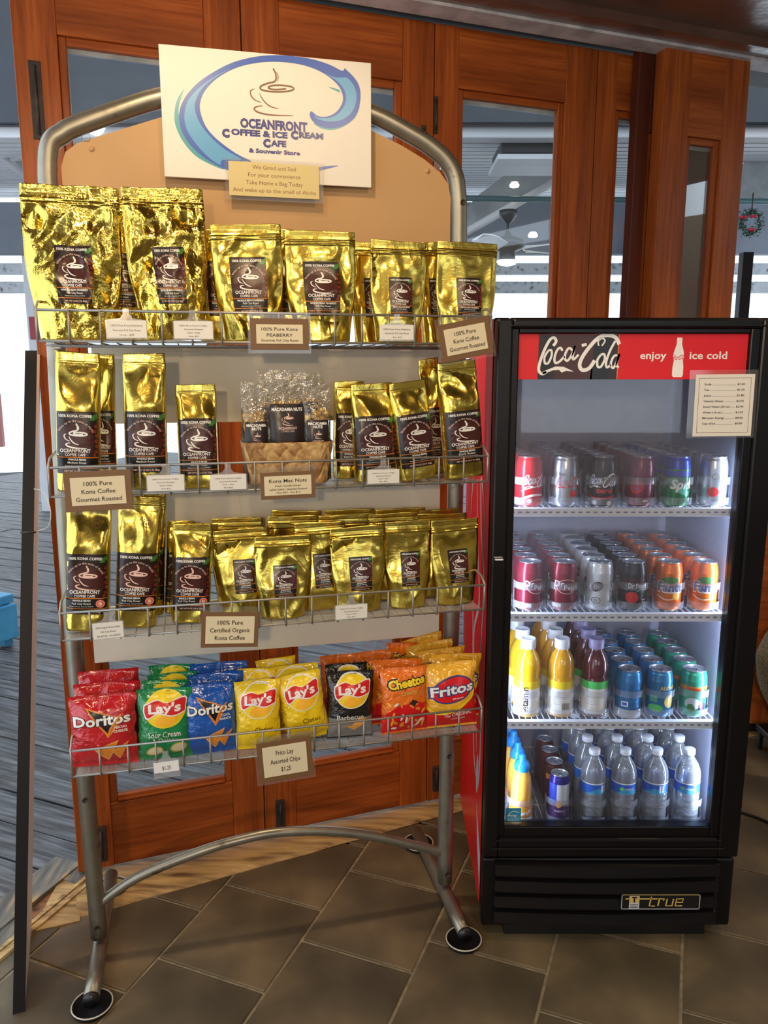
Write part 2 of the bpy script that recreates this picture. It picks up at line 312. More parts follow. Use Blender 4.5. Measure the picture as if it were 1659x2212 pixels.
class Decal:
    def __init__(s): s.t = []           # (p,q,r, ink, layer)
    def tri(s, a, b, c, k, L): s.t.append((a, b, c, k, L))
    def poly(s, pts, k, L=1):
        for t in tessellate_polygon([[Vector((p[0], p[1], 0)) for p in pts]]): s.tri(pts[t[0]], pts[t[1]], pts[t[2]], k, L)
        return s
    def rect(s, x0, y0, x1, y1, k, L=0): return s.poly([(x0, y0), (x1, y0), (x1, y1), (x0, y1)], k, L)
    def rrect(s, x0, y0, x1, y1, r, k, L=0):
        p = []
        for cx, cy, a in ((x1 - r, y1 - r, 0), (x0 + r, y1 - r, 1), (x0 + r, y0 + r, 2), (x1 - r, y0 + r, 3)):
            for i in range(5): t = (a + i / 4) * pi / 2; p.append((cx + r * cos(t), cy + r * sin(t)))
        return s.poly(p, k, L)
    def ell(s, cx, cy, rx, ry, k, L=1, rot=0.0, n=20, a0=0.0, a1=2 * pi):
        p = []
        for i in range(n): t = a0 + (a1 - a0) * i / n; x = rx * cos(t); y = ry * sin(t); p.append((cx + x * cos(rot) - y * sin(rot), cy + x * sin(rot) + y * cos(rot)))
        return s.poly(p, k, L)
    def stroke(s, pts, wd, k, L=2, taper=False, n=5, smooth=True):
        q = crom(pts, n) if smooth else list(pts); N = len(q); A = []; B = []
        for i, p in enumerate(q):
            a = q[max(i - 1, 0)]; b = q[min(i + 1, N - 1)]; dx, dy = b[0] - a[0], b[1] - a[1]; l = hypot(dx, dy) or 1
            ww = wd * (0.25 + 0.75 * sin(pi * min(max(i / (N - 1), 0.02), 0.98)) ** 0.7) if taper else wd
            A.append((p[0] - dy / l * ww / 2, p[1] + dx / l * ww / 2)); B.append((p[0] + dy / l * ww / 2, p[1] - dx / l * ww / 2))
        for i in range(N - 1): s.tri(A[i], B[i], B[i + 1], k, L); s.tri(A[i], B[i + 1], A[i + 1], k, L)
        return s
    def ring(s, cx, cy, rx, ry, wd, k, L=2, rot=0.0):
        pts = []
        for i in range(25): t = 2 * pi * i / 24; x = rx * cos(t); y = ry * sin(t); pts.append((cx + x * cos(rot) - y * sin(rot), cy + x * sin(rot) + y * cos(rot)))
        return s.stroke(pts, wd, k, L, smooth=False)
    def text(s, st, cx, y, size, k, L=2, width=None, bold=0.0, rot=0.0, shear=0.0, align='c', arc=None):
        vs, tr, wd = text_geo(st, bold); 
        if not vs: return s
        sx = (width / wd) if width else size
        off = {'c': -wd * sx / 2, 'l': 0.0, 'r': -wd * sx}[align]; out = []
        for x, yy in vs:
            X = x * sx + off + shear * yy * size; Y = yy * size
            if arc: t = X / arc; X, Y = (arc + Y) * sin(t), (arc + Y) * cos(t) - arc
            out.append((cx + X * cos(rot) - Y * sin(rot), y + X * sin(rot) + Y * cos(rot)))
        for t in tr: s.tri(out[t[0]], out[t[1]], out[t[2]], k, L)
        return s
    def build(s, name, parent, fn, maxlen=0.012, eps=0.0004, sc=(1, 1), off=(0, 0), flip=False):
        mb = MB(); G = {}
        for (a, b, c, k, L) in s.t:
            st = [tuple((p[0] * sc[0] + off[0], p[1] * sc[1] + off[1]) for p in (a, b, c))]
            while st:
                t = st.pop(); d = [hypot(t[i][0] - t[(i + 1) % 3][0], t[i][1] - t[(i + 1) % 3][1]) for i in range(3)]; i = d.index(max(d))
                if d[i] > maxlen:
                    p, q, r = t[i], t[(i + 1) % 3], t[(i + 2) % 3]; mid = ((p[0] + q[0]) / 2, (p[1] + q[1]) / 2); st.append((p, mid, r)); st.append((mid, q, r))
                else:
                    g = G.setdefault((k, L), ([], [], {})); fi = []
                    for p in t:
                        kk = (round(p[0], 6), round(p[1], 6))
                        if kk not in g[2]: g[2][kk] = len(g[0]); g[0].append(fn(p[0], p[1], eps * (L + 1)))
                        fi.append(g[2][kk])
                    ar = (t[1][0] - t[0][0]) * (t[2][1] - t[0][1]) - (t[1][1] - t[0][1]) * (t[2][0] - t[0][0])
                    if abs(ar) > 1e-11 and len(set(fi)) == 3: g[1].append(fi if ar > 0 else fi[::-1])
        for (k, L), (v, f, _) in G.items(): mb.add(v, f, ink(k) if isinstance(k, str) else k, maxlen < 0.5)
        return mb.build(name, parent, fix=False)
def cup_logo(d, cx, cy, s, k, L=3, wd=0.085):
    def q(pts): return [(cx + (x - 832) / 330 * s, cy - (y - 370) / 330 * s) for x, y in pts]
    W_ = wd * s
    d.stroke(q([(845, 195), (864, 240), (858, 288), (800, 305), (752, 325), (747, 346), (790, 361), (870, 367), (960, 362), (998, 346), (975, 328), (900, 319), (830, 322), (806, 336), (830, 348), (880, 350), (940, 345)]), W_ * 0.75, k, L)
    d.stroke(q([(868, 220), (881, 252), (876, 290)]), W_ * 0.4, k, L, taper=True)
    d.stroke(q([(702, 345), (673, 360), (675, 392), (700, 425), (750, 447)]), W_ * 0.6, k, L, taper=True)
    d.stroke(q([(740, 378), (755, 412), (790, 455), (830, 480), (880, 492)]), W_ * 0.6, k, L, taper=True)
    d.stroke(q([(760, 470), (715, 478), (697, 494), (722, 517), (790, 535), (880, 543), (990, 545)]), W_ * 0.8, k, L, taper=True)
# ================================================================== SETTING
# floor: slate tiles in a running bond, each tile a part of the floor
TH = rad(21.5); T1 = Vector((sin(TH), cos(TH), 0)); T2 = Vector((cos(TH), -sin(TH), 0))
def thr_side(p):      # >0 inside the room: right of the old threshold and in front of the door line
    a = Vector((-0.885, 2.03, 0)); side = (p - a).dot(T2)
    inside = (p - DO).dot(DV) < -0.045
    return side > 0.02 and inside
fl = MB(); fp = [dw(-0.17, -0.15, 0), dw(3.1, 0.0, 0), Vector((3.7, 2.6, 0)), Vector((3.7, -3.3, 0)), Vector((-2.95, -3.3, 0))]
nfp = len(fp); fl.add([(p.x, p.y, z) for z in (-0.06, -0.0045) for p in fp], [tuple(range(nfp)), tuple(range(nfp, 2 * nfp))] + [(i, (i + 1) % nfp, nfp + (i + 1) % nfp, nfp + i) for i in range(nfp)], M_GROUT)
floor_o = structure(fl.build('floor'))
rest = MB()
def clip_poly(poly, p0, n):      # keep the side where (p-p0).n < 0
    out = []
    for i in range(len(poly)):
        a, b = poly[i], poly[(i + 1) % len(poly)]; da, db = (a - p0).dot(n), (b - p0).dot(n)
        if da < 0: out.append(a)
        if (da < 0) != (db < 0): out.append(a + (b - a) * (da / (da - db)))
    return out
rng = random.Random(4); tiles = 0
for ci in range(-8, 12):
    t2a = 0.066 + ci * 0.309; offs = 1.716 if ci % 2 == 0 else 1.595
    for ri in range(-14, 8):
        t1a = offs + ri * 0.3095
        g = 0.0042; base = [T2 * (t2a + g) + T1 * (t1a + g), T2 * (t2a + 0.309 - g) + T1 * (t1a + g), T2 * (t2a + 0.309 - g) + T1 * (t1a + 0.3095 - g), T2 * (t2a + g) + T1 * (t1a + 0.3095 - g)]
        poly = clip_poly(base, dw(0.04, -0.166, 0), (DV - DU * 0.092).normalized())
        if len(poly) >= 3: poly = clip_poly(poly, Vector((-0.845, 2.03, 0)), -T2)
        if len(poly) >= 3: poly = clip_poly(poly, Vector((3.65, 0, 0)), Vector((1, 0, 0)))
        if len(poly) >= 3: poly = clip_poly(poly, Vector((0, -3.2, 0)), Vector((0, -1, 0)))
        if len(poly) < 3: continue
        cx = sum((p for p in poly), Vector()) / len(poly)
        if max((p - q).length for p in poly for q in poly) < 0.03: continue
        dz = rng.uniform(-0.0006, 0.0006); n = len(poly)
        c = Vector(cx); ins = [c + (p - c) * (1 - 0.004 / max((p - c).length, 0.02)) for p in poly]
        vs = [(p.x - c.x, p.y - c.y, -0.006) for p in poly] + [(p.x - c.x, p.y - c.y, -0.0012 + dz) for p in poly] + [(p.x - c.x, p.y - c.y, dz) for p in ins]
        fs = [tuple(range(2 * n, 3 * n))] + [(i, (i + 1) % n, n + (i + 1) % n, n + i) for i in range(n)] + [(n + i, n + (i + 1) % n, 2 * n + (i + 1) % n, 2 * n + i) for i in range(n)]
        mb = MB(); near = 0.95 < c.y < 3.6 and -1.2 < c.x < 2.0
        if near:
            mb.add(vs, fs, M_TILE); t = mb.build('tile', floor_o); t.location = (c.x, c.y, 0); tiles += 1
        else: rest.add([(v[0] + c.x, v[1] + c.y, v[2]) for v in vs], fs, M_TILE)
tag(rest.build('tile_field', floor_o), kind='stuff')
# sill under the folding doors and the worn threshold with its slot at the left opening
mb = MB(); n = 60; prof = []
for i in range(n + 1):
    u = -0.16 + i * 3.1 / n; r_ = 0.004 * noise.noise(Vector((u * 9, 0, 0)))
    prof.append((u, min(-0.160 + 0.092 * (u - 0.04), 0.0) + r_ * 2, -0.003)); 
vs = []; fs = []
for i, (u, v, z) in enumerate(prof):
    h = 0.006 + 0.002 * noise.noise(Vector((u * 14, 3, 0)))
    for vv, zz in ((v, -0.004), (v + 0.012, h * 0.7), (v + 0.05, h), (0.07, h), (0.07, -0.004)): p = dw(u, vv, zz); vs.append(p)
for i in range(n):
    for k in range(4): a = i * 5 + k; fs.append((a, a + 1, a + 6, a + 5))
mb.add(vs, fs, M_SILL, True); structure(mb.build('trim_1'))
th0 = Vector((-0.865, 2.075, 0)); thr = empty('trim_2', th0, 0); thr['kind'] = 'structure'
mb = MB()
def TP(a, b, z): p = T1 * a + T2 * b; return (p.x, p.y, z)
def quadbox(mb, a0, a1, b0, b1, z0, z1, m, ang=0.0):
    vs = [TP(a, b, z) for z in (z0, z1) for a, b in ((a0, b0), (a1, b0), (a1, b1), (a0, b1))]
    mb.add(vs, [(3, 2, 1, 0), (4, 5, 6, 7), (0, 1, 5, 4), (1, 2, 6, 5), (2, 3, 7, 6), (3, 0, 4, 7)], m)
quadbox(mb, -2.8, 0.02, -0.155, -0.062, -0.02, 0.003, M_TRACK); quadbox(mb, -2.8, 0.02, -0.062, -0.050, -0.02, 0.010, M_TRACK)
quadbox(mb, -0.06, 0.02, -0.05, 0.0, -0.02, 0.006, M_TRACK); quadbox(mb, -2.8, -0.24, -0.05, -0.0, -0.02, 0.005, M_TRACK)
mb.build('track_board', thr)
mb = MB()
for zt in (0.0025,):
    vs = [dw(u, v, z) - th0 for z in (-0.03, zt) for u, v in ((-0.27, -0.20), (-0.150, -0.20), (-0.150, 0.03), (-0.20, 0.03))]
    mb.add(vs, [(3, 2, 1, 0), (4, 5, 6, 7), (0, 1, 5, 4), (1, 2, 6, 5), (2, 3, 7, 6), (3, 0, 4, 7)], M_SILL)
mb.build('corner_block', thr)
mb = MB(); quadbox(mb, -0.24, -0.06, -0.05, 0.0, -0.02, -0.004, M_RUST); mb.build('bolt_slot', thr)
mb = MB()
for b0, b1, z in ((0.0, 0.012, 0.008), (0.014, 0.024, 0.005), (0.026, 0.036, 0.008)): quadbox(mb, -2.8, 0.0, b0, b1, -0.02, z, M_SILL)
mb.build('sill_strip', thr)
# weathered deck outside, plank by plank
deck = MB(); deck.box(-9, 9, 0, 15, -0.12, -0.09, M_DECK)
BN = Vector((sin(rad(22.7)), cos(rad(22.7)), 0)); BD = Vector((cos(rad(22.7)), -sin(rad(22.7)), 0))
deck_o = MB()
deck_o.add([(-3, 0.2, -0.075), (-0.7, 0.2, -0.075), (-0.5, 1.9, -0.075), (5.0, 4.0, -0.075), (5, 10, -0.075), (-4, 12, -0.075), (-12, 10, -0.075), (-12, 0.2, -0.075)], [tuple(range(7))], mat('under_deck', (0.02, 0.02, 0.022), 0.8))
deck_o = structure(deck_o.build('floor_outside'))
far = MB(); rng = random.Random(9)
for i in range(-8, 66):
    d0 = 1.686 - 0.147 + i * 0.147
    # run of the plank: from far left to the door sill / threshold
    x_lo = -9.0 if i > 12 else -4.0
    segs = []
    def span(lo, hi):
        a = lo
        while a < hi - 0.05:
            b = min(hi, a + rng.uniform(2.2, 3.6)); segs.append((a, b)); a = b
    # right end: where the plank meets the door sill or the old threshold
    best = None
    for k in range(400):
        s_ = x_lo + k * 0.03; p = BN * (d0 + 0.07) + BD * s_
        inroom = (p - Vector((-1.02, 2.13, 0))).dot(T2) > -0.0 and (p - dw(0, 0.05, 0)).dot(DV) < 0
        if inroom or p.x > 6: best = s_; break
    hi = best if best else 8.0
    if hi < x_lo + 0.2: continue
    span(x_lo, hi)
    for a, b in segs:
        w_ = 0.142 - rng.uniform(0, 0.004); zz = -0.004 + rng.uniform(-0.004, 0.002); mbk = MB()
        nseg = max(2, int((b - a) / 0.35)); vs = []; fs = []
        mid = BN * (d0 + 0.0735) + BD * ((a + b) / 2)
        for q in range(nseg + 1):
            s_ = -(b - a) / 2 + 0.002 + (b - a - 0.004) * q / nseg; sag = 0.0012 * noise.noise(Vector((s_ * 3 + i, i, 0)))
            for (yy, z) in ((-w_ / 2, -0.03), (-w_ / 2, -0.004), (-w_ / 2 + 0.006, sag), (w_ / 2 - 0.006, sag), (w_ / 2, -0.004), (w_ / 2, -0.03)): vs.append((s_, yy, z))
        for q in range(nseg):
            for k in range(5): o_ = q * 6 + k; fs.append((o_, o_ + 6, o_ + 7, o_ + 1))
        for o_ in (0, nseg * 6): fs.append(tuple(o_ + k for k in range(6)))
        if i < 34 and -3.2 < mid.x + (b - a) / 2 * BD.x:
            mbk.add(vs, fs, M_DECK, False); t = mbk.build('plank', deck_o); t.location = (mid.x, mid.y, zz); t.rotation_euler = (0, 0, -rad(22.7))
        else:
            R_ = Matrix.Rotation(-rad(22.7), 4, 'Z'); far.add([(R_ @ Vector(v)) + Vector((mid.x, mid.y, zz)) for v in vs], fs, M_DECK)
tag(far.build('plank_field', deck_o), kind='stuff')
# interior ceiling (glossy brown), header strip and walls behind the photographer
HZ = 2.43
mb = MB(); poly = [dw(-0.45, -0.13, 0), dw(3.4, -0.13, 0), Vector((3.6, -3.2, 0)), Vector((-2.0, -3.2, 0)), Vector((-1.35, 1.2, 0))]
n = len(poly); vs = [(p.x, p.y, HZ + 0.03) for p in poly] + [(p.x, p.y, HZ + 0.13) for p in poly]
mb.add(vs, [tuple(range(n)), tuple(range(n, 2 * n))[::-1]] + [(i, (i + 1) % n, n + (i + 1) % n, n + i) for i in range(n)], M_BROWN)
structure(mb.build('ceiling'))
def dbox(mb, u0, u1, v0, v1, z0, z1, m):
    vs = [dw(u, v, z) for z in (z0, z1) for u, v in ((u0, v0), (u1, v0), (u1, v1), (u0, v1))]
    mb.add(vs, [(3, 2, 1, 0), (4, 5, 6, 7), (0, 1, 5, 4), (1, 2, 6, 5), (2, 3, 7, 6), (3, 0, 4, 7)], m)
mb = MB(); dbox(mb, -0.4, 3.4, -0.125, -0.050, HZ - 0.004, HZ + 0.10, M_PAINTW); structure(mb.build('trim_3'))
mb = MB(); dbox(mb, -0.4, 3.4, -0.190, -0.125, HZ + 0.004, HZ + 0.10, M_BROWN); structure(mb.build('trim_4'))
mb = MB(); dbox(mb, -0.4, 3.4, -0.050, 0.10, HZ + 0.012, HZ + 0.12, M_BLACKM); structure(mb.build('gap_shade_strip'))  # black strip paints the shade of the open gap above the doors
M_WALL = noisy('warm_plaster', [(0.3, (0.36, 0.27, 0.17)), (0.7, (0.44, 0.33, 0.21))], (2, 2, 2), 0.7, 3)
mb = MB()
for a, b, z0, z1 in ((-2.0, -1.4, 0, 2.46), (-1.4, 0.2, 0, 0.9), (-1.4, 0.2, 2.1, 2.46), (0.2, 1.2, 0, 2.46), (1.2, 2.8, 0, 0.9), (1.2, 2.8, 2.1, 2.46), (2.8, 3.6, 0, 2.46)): mb.box(a, b, -3.3, -3.2, z0, z1, M_WALL)
structure(mb.build('wall_back'))
mb = MB(); mb.box(3.6, 3.7, -3.3, 4.0, 0, 2.46, M_WALL); structure(mb.build('wall_right'))
# ------------------------------------------------------------------ folding doors
M_STOP = M_WV
def door(num, u0, u1, v, glass, bottom=True, hinge=None, rot=0.0, z0=0.014, z1=HZ + 0.005, th=0.042):
    W_ = u1 - u0; d = empty('door_%d' % num, dw(u0, v, 0), DYAW + rot); d['kind'] = 'structure'
    gl, gr, gb, gt = glass
    mb = MB(); mb.bbox(0.0015, gl, 0, th, z0, z1, M_WV, 0.002); mb.build('stile', d)
    mb = MB(); mb.bbox(gr, W_ - 0.0015, 0, th, z0, z1, M_WV, 0.002); mb.build('stile', d)
    mb = MB(); mb.bbox(gl, gr, 0.001, th - 0.001, gt, z1, M_WH, 0.002); mb.build('rail', d)
    mb = MB(); mb.bbox(gl, gr, 0.0035, th - 0.003, z0, gb, M_WH, 0.002); mb.build('rail', d)
    mb = MB(); s_ = 0.020
    for a, b, c_, e in ((gl, gl + s_, gb, gt), (gr - s_, gr, gb, gt)): mb.bbox(a, b, 0.010, 0.032, c_, e, M_WV, 0.003)
    for c_, e in ((gb, gb + s_), (gt - s_, gt)): mb.bbox(gl + s_, gr - s_, 0.010, 0.032, c_, e, M_WH, 0.003)
    mb.build('glazing_bead', d)
    mb = MB(); mb.box(gl + 0.01, gr - 0.01, 0.020, 0.025, gb + 0.01, gt - 0.01, M_GLASS); mb.build('pane', d)
    mb = MB(); mb.bbox(gl + s_, gr - s_, 0.026, 0.034, gt - s_ - 0.012, gt - s_, M_PAINTW, 0.001); mb.bbox(gl + s_, gl + s_ + 0.003, 0.026, 0.034, gb + s_, gt - s_ - 0.012, M_PAINTW, 0.001); mb.build('lit_bead_line', d)  # white colour stands in for light along the top and left bead
    if bottom:
        mb = MB(); mb.bbox(gl + s_ + 0.002, gr - s_ - 0.002, 0.002, 0.010, gb + s_ * 0.2, gb + s_ * 0.2 + 0.006, M_WH, 0.001); mb.build('ledge_moulding', d)
    return d
GA = (0.102, 0.458, 0.212, 2.272)
dA = door(1, -0.157, 0.3975, 0, GA); dB = door(2, 0.3975, 0.953, 0, GA); dC = door(3, 0.953, 1.505, 0, (0.078, 0.44, 0.212, 2.272)); dD = door(4, 1.505, 2.06, 0, (0.074, 0.44, 0.212, 2.272))
dE = door(5, 1.675, 2.005, -0.105, (0.10, 0.235, 0.212, 2.185), th=0.05); dF = door(6, 1.62, 2.03, -0.050, (0.05, 0.10, 0.212, 2.2), th=0.036)
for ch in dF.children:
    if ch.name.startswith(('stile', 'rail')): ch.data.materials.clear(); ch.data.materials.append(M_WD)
def iron(parent, name, x0, x1, z0, z1, y=-0.0025):
    mb = MB(); mb.bbox(x0, x1, y, 0.002, z0, z1, M_IRON, 0.001); mb.tube([((x0 + x1) / 2, y, z0 + 0.01), ((x0 + x1) / 2, y, z1 - 0.01)], 0.004, M_IRON, 8); mb.build(name, parent)
iron(dA, 'flush_bolt', 0.032, 0.060, 2.025, 2.205); iron(dA, 'bottom_bolt', 0.055, 0.085, 0.04, 0.15, -0.012)
iron(dB, 'hinge', 0.515, 0.531, 2.10, 2.16); iron(dC, 'hinge', 0.000, 0.010, 2.14, 2.24, -0.006); iron(dB, 'bottom_bolt', 0.035, 0.062, 0.035, 0.125, -0.014)
iron(dC, 'bottom_bolt', 0.02, 0.045, 0.05, 0.14, -0.012); iron(dB, 'corner_catch', 0.508, 0.528, 0.29, 0.33, -0.004)
# ------------------------------------------------------------------ outside: fascia, roof boards, pipes, posts, fan
M_NAVY = noisy('navy_paint', [(0.3, (0.012, 0.018, 0.028)), (0.7, (0.022, 0.031, 0.046))], (3, 3, 3), 0.45, 4, 2, 0.3, 0.004)
M_BOARDW = noisy('white_roof_board', [(0.3, (0.62, 0.64, 0.68)), (0.7, (0.74, 0.76, 0.80))], (1, 8, 8), 0.5, 3)
M_STEEL = noisy('grey_blue_steel', [(0.3, (0.20, 0.23, 0.28)), (0.7, (0.27, 0.30, 0.36))], (2, 2, 2), 0.5, 4)
M_CONC = noisy('grey_gusset_board', [(0.3, (0.27, 0.30, 0.32)), (0.6, (0.40, 0.43, 0.45))], (4, 4, 4), 0.7, 7, 2)
M_RUSTW = noisy('rust_spotted_steel', [(0.30, (0.16, 0.13, 0.12)), (0.42, (0.55, 0.57, 0.60)), (0.8, (0.66, 0.69, 0.72))], (14, 14, 14), 0.5, 6, 1.5)
M_TEALP = mat('teal_pipe_paint', (0.06, 0.15, 0.17), 0.4)
M_WHITEP = mat('white_pipe_paint', (0.72, 0.74, 0.78), 0.4)
def at(px, py, y): return yk(px, py, y)
def slab(name, m, y, x0, x1, pt, pb, depth, label, cat, slope=0.0, group=None):     # level beam across the view: pt/pb are its measured top and bottom rows
    zt, zb = at(829, pt, y).z, at(829, pb, y).z
    mb = MB(); mb.bbox(x0, x1, y, y + depth, zb, zt, m, 0.01); o = mb.build(name); o.rotation_euler = (0, 0, 0); tag(o, label, cat, group); return o
slab('fascia_board', M_NAVY, 4.35, -6, 6, -420, 268, 0.06, 'wide dark navy fascia board seen high through the door glass', 'fascia')
slab('fascia_trim', M_BOARDW, 4.42, -6, 6, 268, 298, 0.10, 'pale trim board running just under the navy fascia', 'trim')
zn0, zn1 = at(829, 298, 4.5).z, at(829, 328, 4.5).z
mb = MB(); mb.bbox(at(1085, 300, 4.5).x, at(1240, 300, 4.5).x, 4.54, 4.9, zn1, zn0, M_NAVY, 0.01); mb.bbox(at(1078, 300, 4.5).x, at(1240, 300, 4.5).x, 4.53, 4.91, zn1 - 0.03, zn1 - 0.002, M_BOARDW, 0.004)
tag(mb.build('beam_casing'), 'short dark boxed beam with a white underside, in the third door glass', 'beam')
roof = empty('roof_boards', (0, 4.6, 0)); tag(roof, 'white tongue and groove roof boards sloping away outside the doors', 'roof')
ya, za, yb, zb = 4.6, at(829, 300, 4.6).z, 8.6, at(829, 428, 8.6).z
for i in range(24):
    f0, f1 = i / 24, (i + 1) / 24; mb = MB(); y0, y1 = ya + (yb - ya) * f0, ya + (yb - ya) * f1; z0, z1 = za + (zb - za) * f0, za + (zb - za) * f1
    mb.add([(-7, y0 + 0.012 - 4.6, z0), (7, y0 + 0.012 - 4.6, z0), (7, y1 - 0.012 - 4.6, z1), (-7, y1 - 0.012 - 4.6, z1), (-7, y0 + 0.012 - 4.6, z0 + 0.03), (7, y0 + 0.012 - 4.6, z0 + 0.03), (7, y1 - 0.012 - 4.6, z1 + 0.03), (-7, y1 - 0.012 - 4.6, z1 + 0.03)],
           [(0, 1, 2, 3), (7, 6, 5, 4), (0, 4, 5, 1), (1, 5, 6, 2), (2, 6, 7, 3), (3, 7, 4, 0)], M_BOARDW); mb.build('board', roof)
mb = MB(); mb.box(-7, 7, 0, yb - ya, 0, 0.02, M_NAVY); o = mb.build('roof_deck', roof); o.location = (0, 0, za + 0.05); o.rotation_euler = (atan2(zb - za, yb - ya), 0, 0)
def plate(name, m, y, pts, th, label, cat, group=None):
    mb = MB(); mb.prism([(at(px, py, y).x, at(px, py, y).z) for px, py in pts], y, y + th, m); o = mb.build(name); return tag(o, label, cat, group)
plate('gusset_panel', M_CONC, 5.6, [(1160, 326), (1215, 318), (1330, 290), (1330, 380), (1200, 392), (1005, 500), (1005, 452), (1035, 420)], 0.06, 'grey weathered gusset panel slanting across the third door glass', 'panel')
plate('gusset_panel', M_CONC, 5.6, [(1585, 365), (1640, 335), (1800, 300), (1800, 520), (1640, 425), (1590, 430)], 0.06, 'grey weathered gusset panel seen in the open gap at far right', 'panel')
plate('gusset_panel', M_CONC, 5.6, [(-160, 262), (44, 262), (53, 335), (53, 372), (0, 318), (-160, 330)], 0.06, 'grey patched gusset panel left of the first door', 'panel')
def pipe(name, m, y, a, b, r, label, cat, group=None):
    mb = MB(); mb.tube([at(*a, y), at(*b, y)], r, m, 10); return tag(mb.build(name), label, cat, group)
pipe('ceiling_pipe', M_TEALP, 5.3, (560, 424), (2100, 440), 0.018, 'long teal pipe running level below the white roof boards', 'pipe')
pipe('diagonal_brace', M_WHITEP, 5.45, (1330, 318), (925, 548), 0.026, 'white diagonal brace behind the ceiling fan', 'brace')
pipe('diagonal_brace', M_WHITEP, 5.45, (-260, 120), (70, 394), 0.022, 'white diagonal brace left of the first door', 'brace')
slab('steel_girder', M_STEEL, 7.6, -9, 9, 436, 548, 0.15, 'deep grey blue steel girder spanning the outside, behind the fan', 'girder')
slab('rust_spotted_beam', M_RUSTW, 8.2, -9, 9, 568, 592, 0.12, 'upper of two pale rust spotted beams beyond the girder', 'beam')
slab('rust_spotted_beam', M_RUSTW, 8.2, -9, 9, 608, 632, 0.12, 'lower of two pale rust spotted beams beyond the girder', 'beam')
for px, lab in ((1408, 'white steel post seen through the fourth door glass'), (845, 'white steel post behind the tan board of the rack'), (66, 'grey white post beside the bright opening at far left')):
    p = at(px, 650, 8.0); mb = MB(); mb.bbox(p.x - 0.055, p.x + 0.055, 8.0, 8.11, -0.01, at(px, 540, 8.0).z, M_WHITEP, 0.006); tag(mb.build('steel_post'), lab, 'post')
bp = empty('bolted_bracket', at(1393, 495, 7.5)); tag(bp, 'riveted steel bracket plate on the girder, in the fourth door glass', 'bracket')
mb = MB(); mb.bbox(-0.055, 0.055, 0, 0.05, -0.25, 0.24, M_RUSTW, 0.005); mb.bbox(-0.12, 0.12, -0.02, 0.0, -0.26, -0.12, M_RUSTW, 0.005); mb.build('plate', bp)
for z in (0.17, 0.07, -0.03, -0.13): mb = MB(); mb.tube([(0, -0.01, z), (0, 0.0, z)], 0.018, M_IRON, 8); mb.build('bolt', bp)
# ceiling fan
f0 = at(1098, 462, 5.0); fan = empty('ceiling_fan', f0, 0); tag(fan, 'dark ceiling fan with pale blades hanging outside the third door', 'fan')
M_FAN = mat('fan_bronze', (0.02, 0.025, 0.035), 0.35); M_BLADE = mat('fan_blade_pale', (0.70, 0.70, 0.72), 0.4)
mb = MB(); mb.lathe([(0.0, 0.02), (0.055, 0.02), (0.055, -0.01), (0.02, -0.05), (0.011, -0.06), (0.011, -0.11)], M_FAN, 20); mb.build('canopy_and_rod', fan)
mb = MB(); mb.lathe([(0.011, -0.10), (0.03, -0.13), (0.105, -0.155), (0.115, -0.18), (0.09, -0.205), (0.05, -0.22), (0.05, -0.27), (0.0, -0.275)], M_FAN, 24); mb.build('motor_housing', fan)
mb = MB(); mb.lathe([(0.0, -0.275), (0.062, -0.272), (0.055, -0.295), (0.0, -0.31)], emit('fan_lamp', (0.85, 0.92, 1.0), 2.0), 20); mb.build('lamp_bowl', fan)
for k in range(5):
    t = 2 * pi * k / 5 + 0.5; mb = MB(); vs = []
    for (r, hw) in ((0.12, 0.02), (0.18, 0.055), (0.42, 0.068), (0.50, 0.055), (0.53, 0.02)): vs += [(r, -hw, -0.012), (r, hw, 0.012)]
    mb.add([(x, y, z) for x, y, z in vs] + [(x, y, z + 0.006) for x, y, z in vs], [(2 * i, 2 * i + 2, 2 * i + 3, 2 * i + 1) for i in range(4)] + [(10 + 2 * i, 10 + 2 * i + 1, 10 + 2 * i + 3, 10 + 2 * i + 2) for i in range(4)] + [(0, 10, 12, 2), (2, 12, 14, 4), (4, 14, 16, 6), (6, 16, 18, 8), (1, 3, 13, 11), (3, 5, 15, 13), (5, 7, 17, 15), (7, 9, 19, 17), (8, 18, 19, 9)], M_BLADE)
    b = mb.build('blade', fan); b.location = (0, 0, -0.21); b.rotation_euler = (0, 0, t)
for (px, py, lab) in ((1111, 404, 'small lit lamp on the grey gusset above the fan'), (1151, 512, 'small lit lamp right of the ceiling fan')):
    p = at(px, py, 5.35); mb = MB(); mb.lathe([(0.0, 0.0), (0.028, 0.0), (0.032, 0.012), (0.02, 0.03), (0, 0.03)], emit('small_lamp', (1.0, 0.9, 0.7), 6.0), 16); o = mb.build('outdoor_lamp'); o.location = p; tag(o, lab, 'lamp')
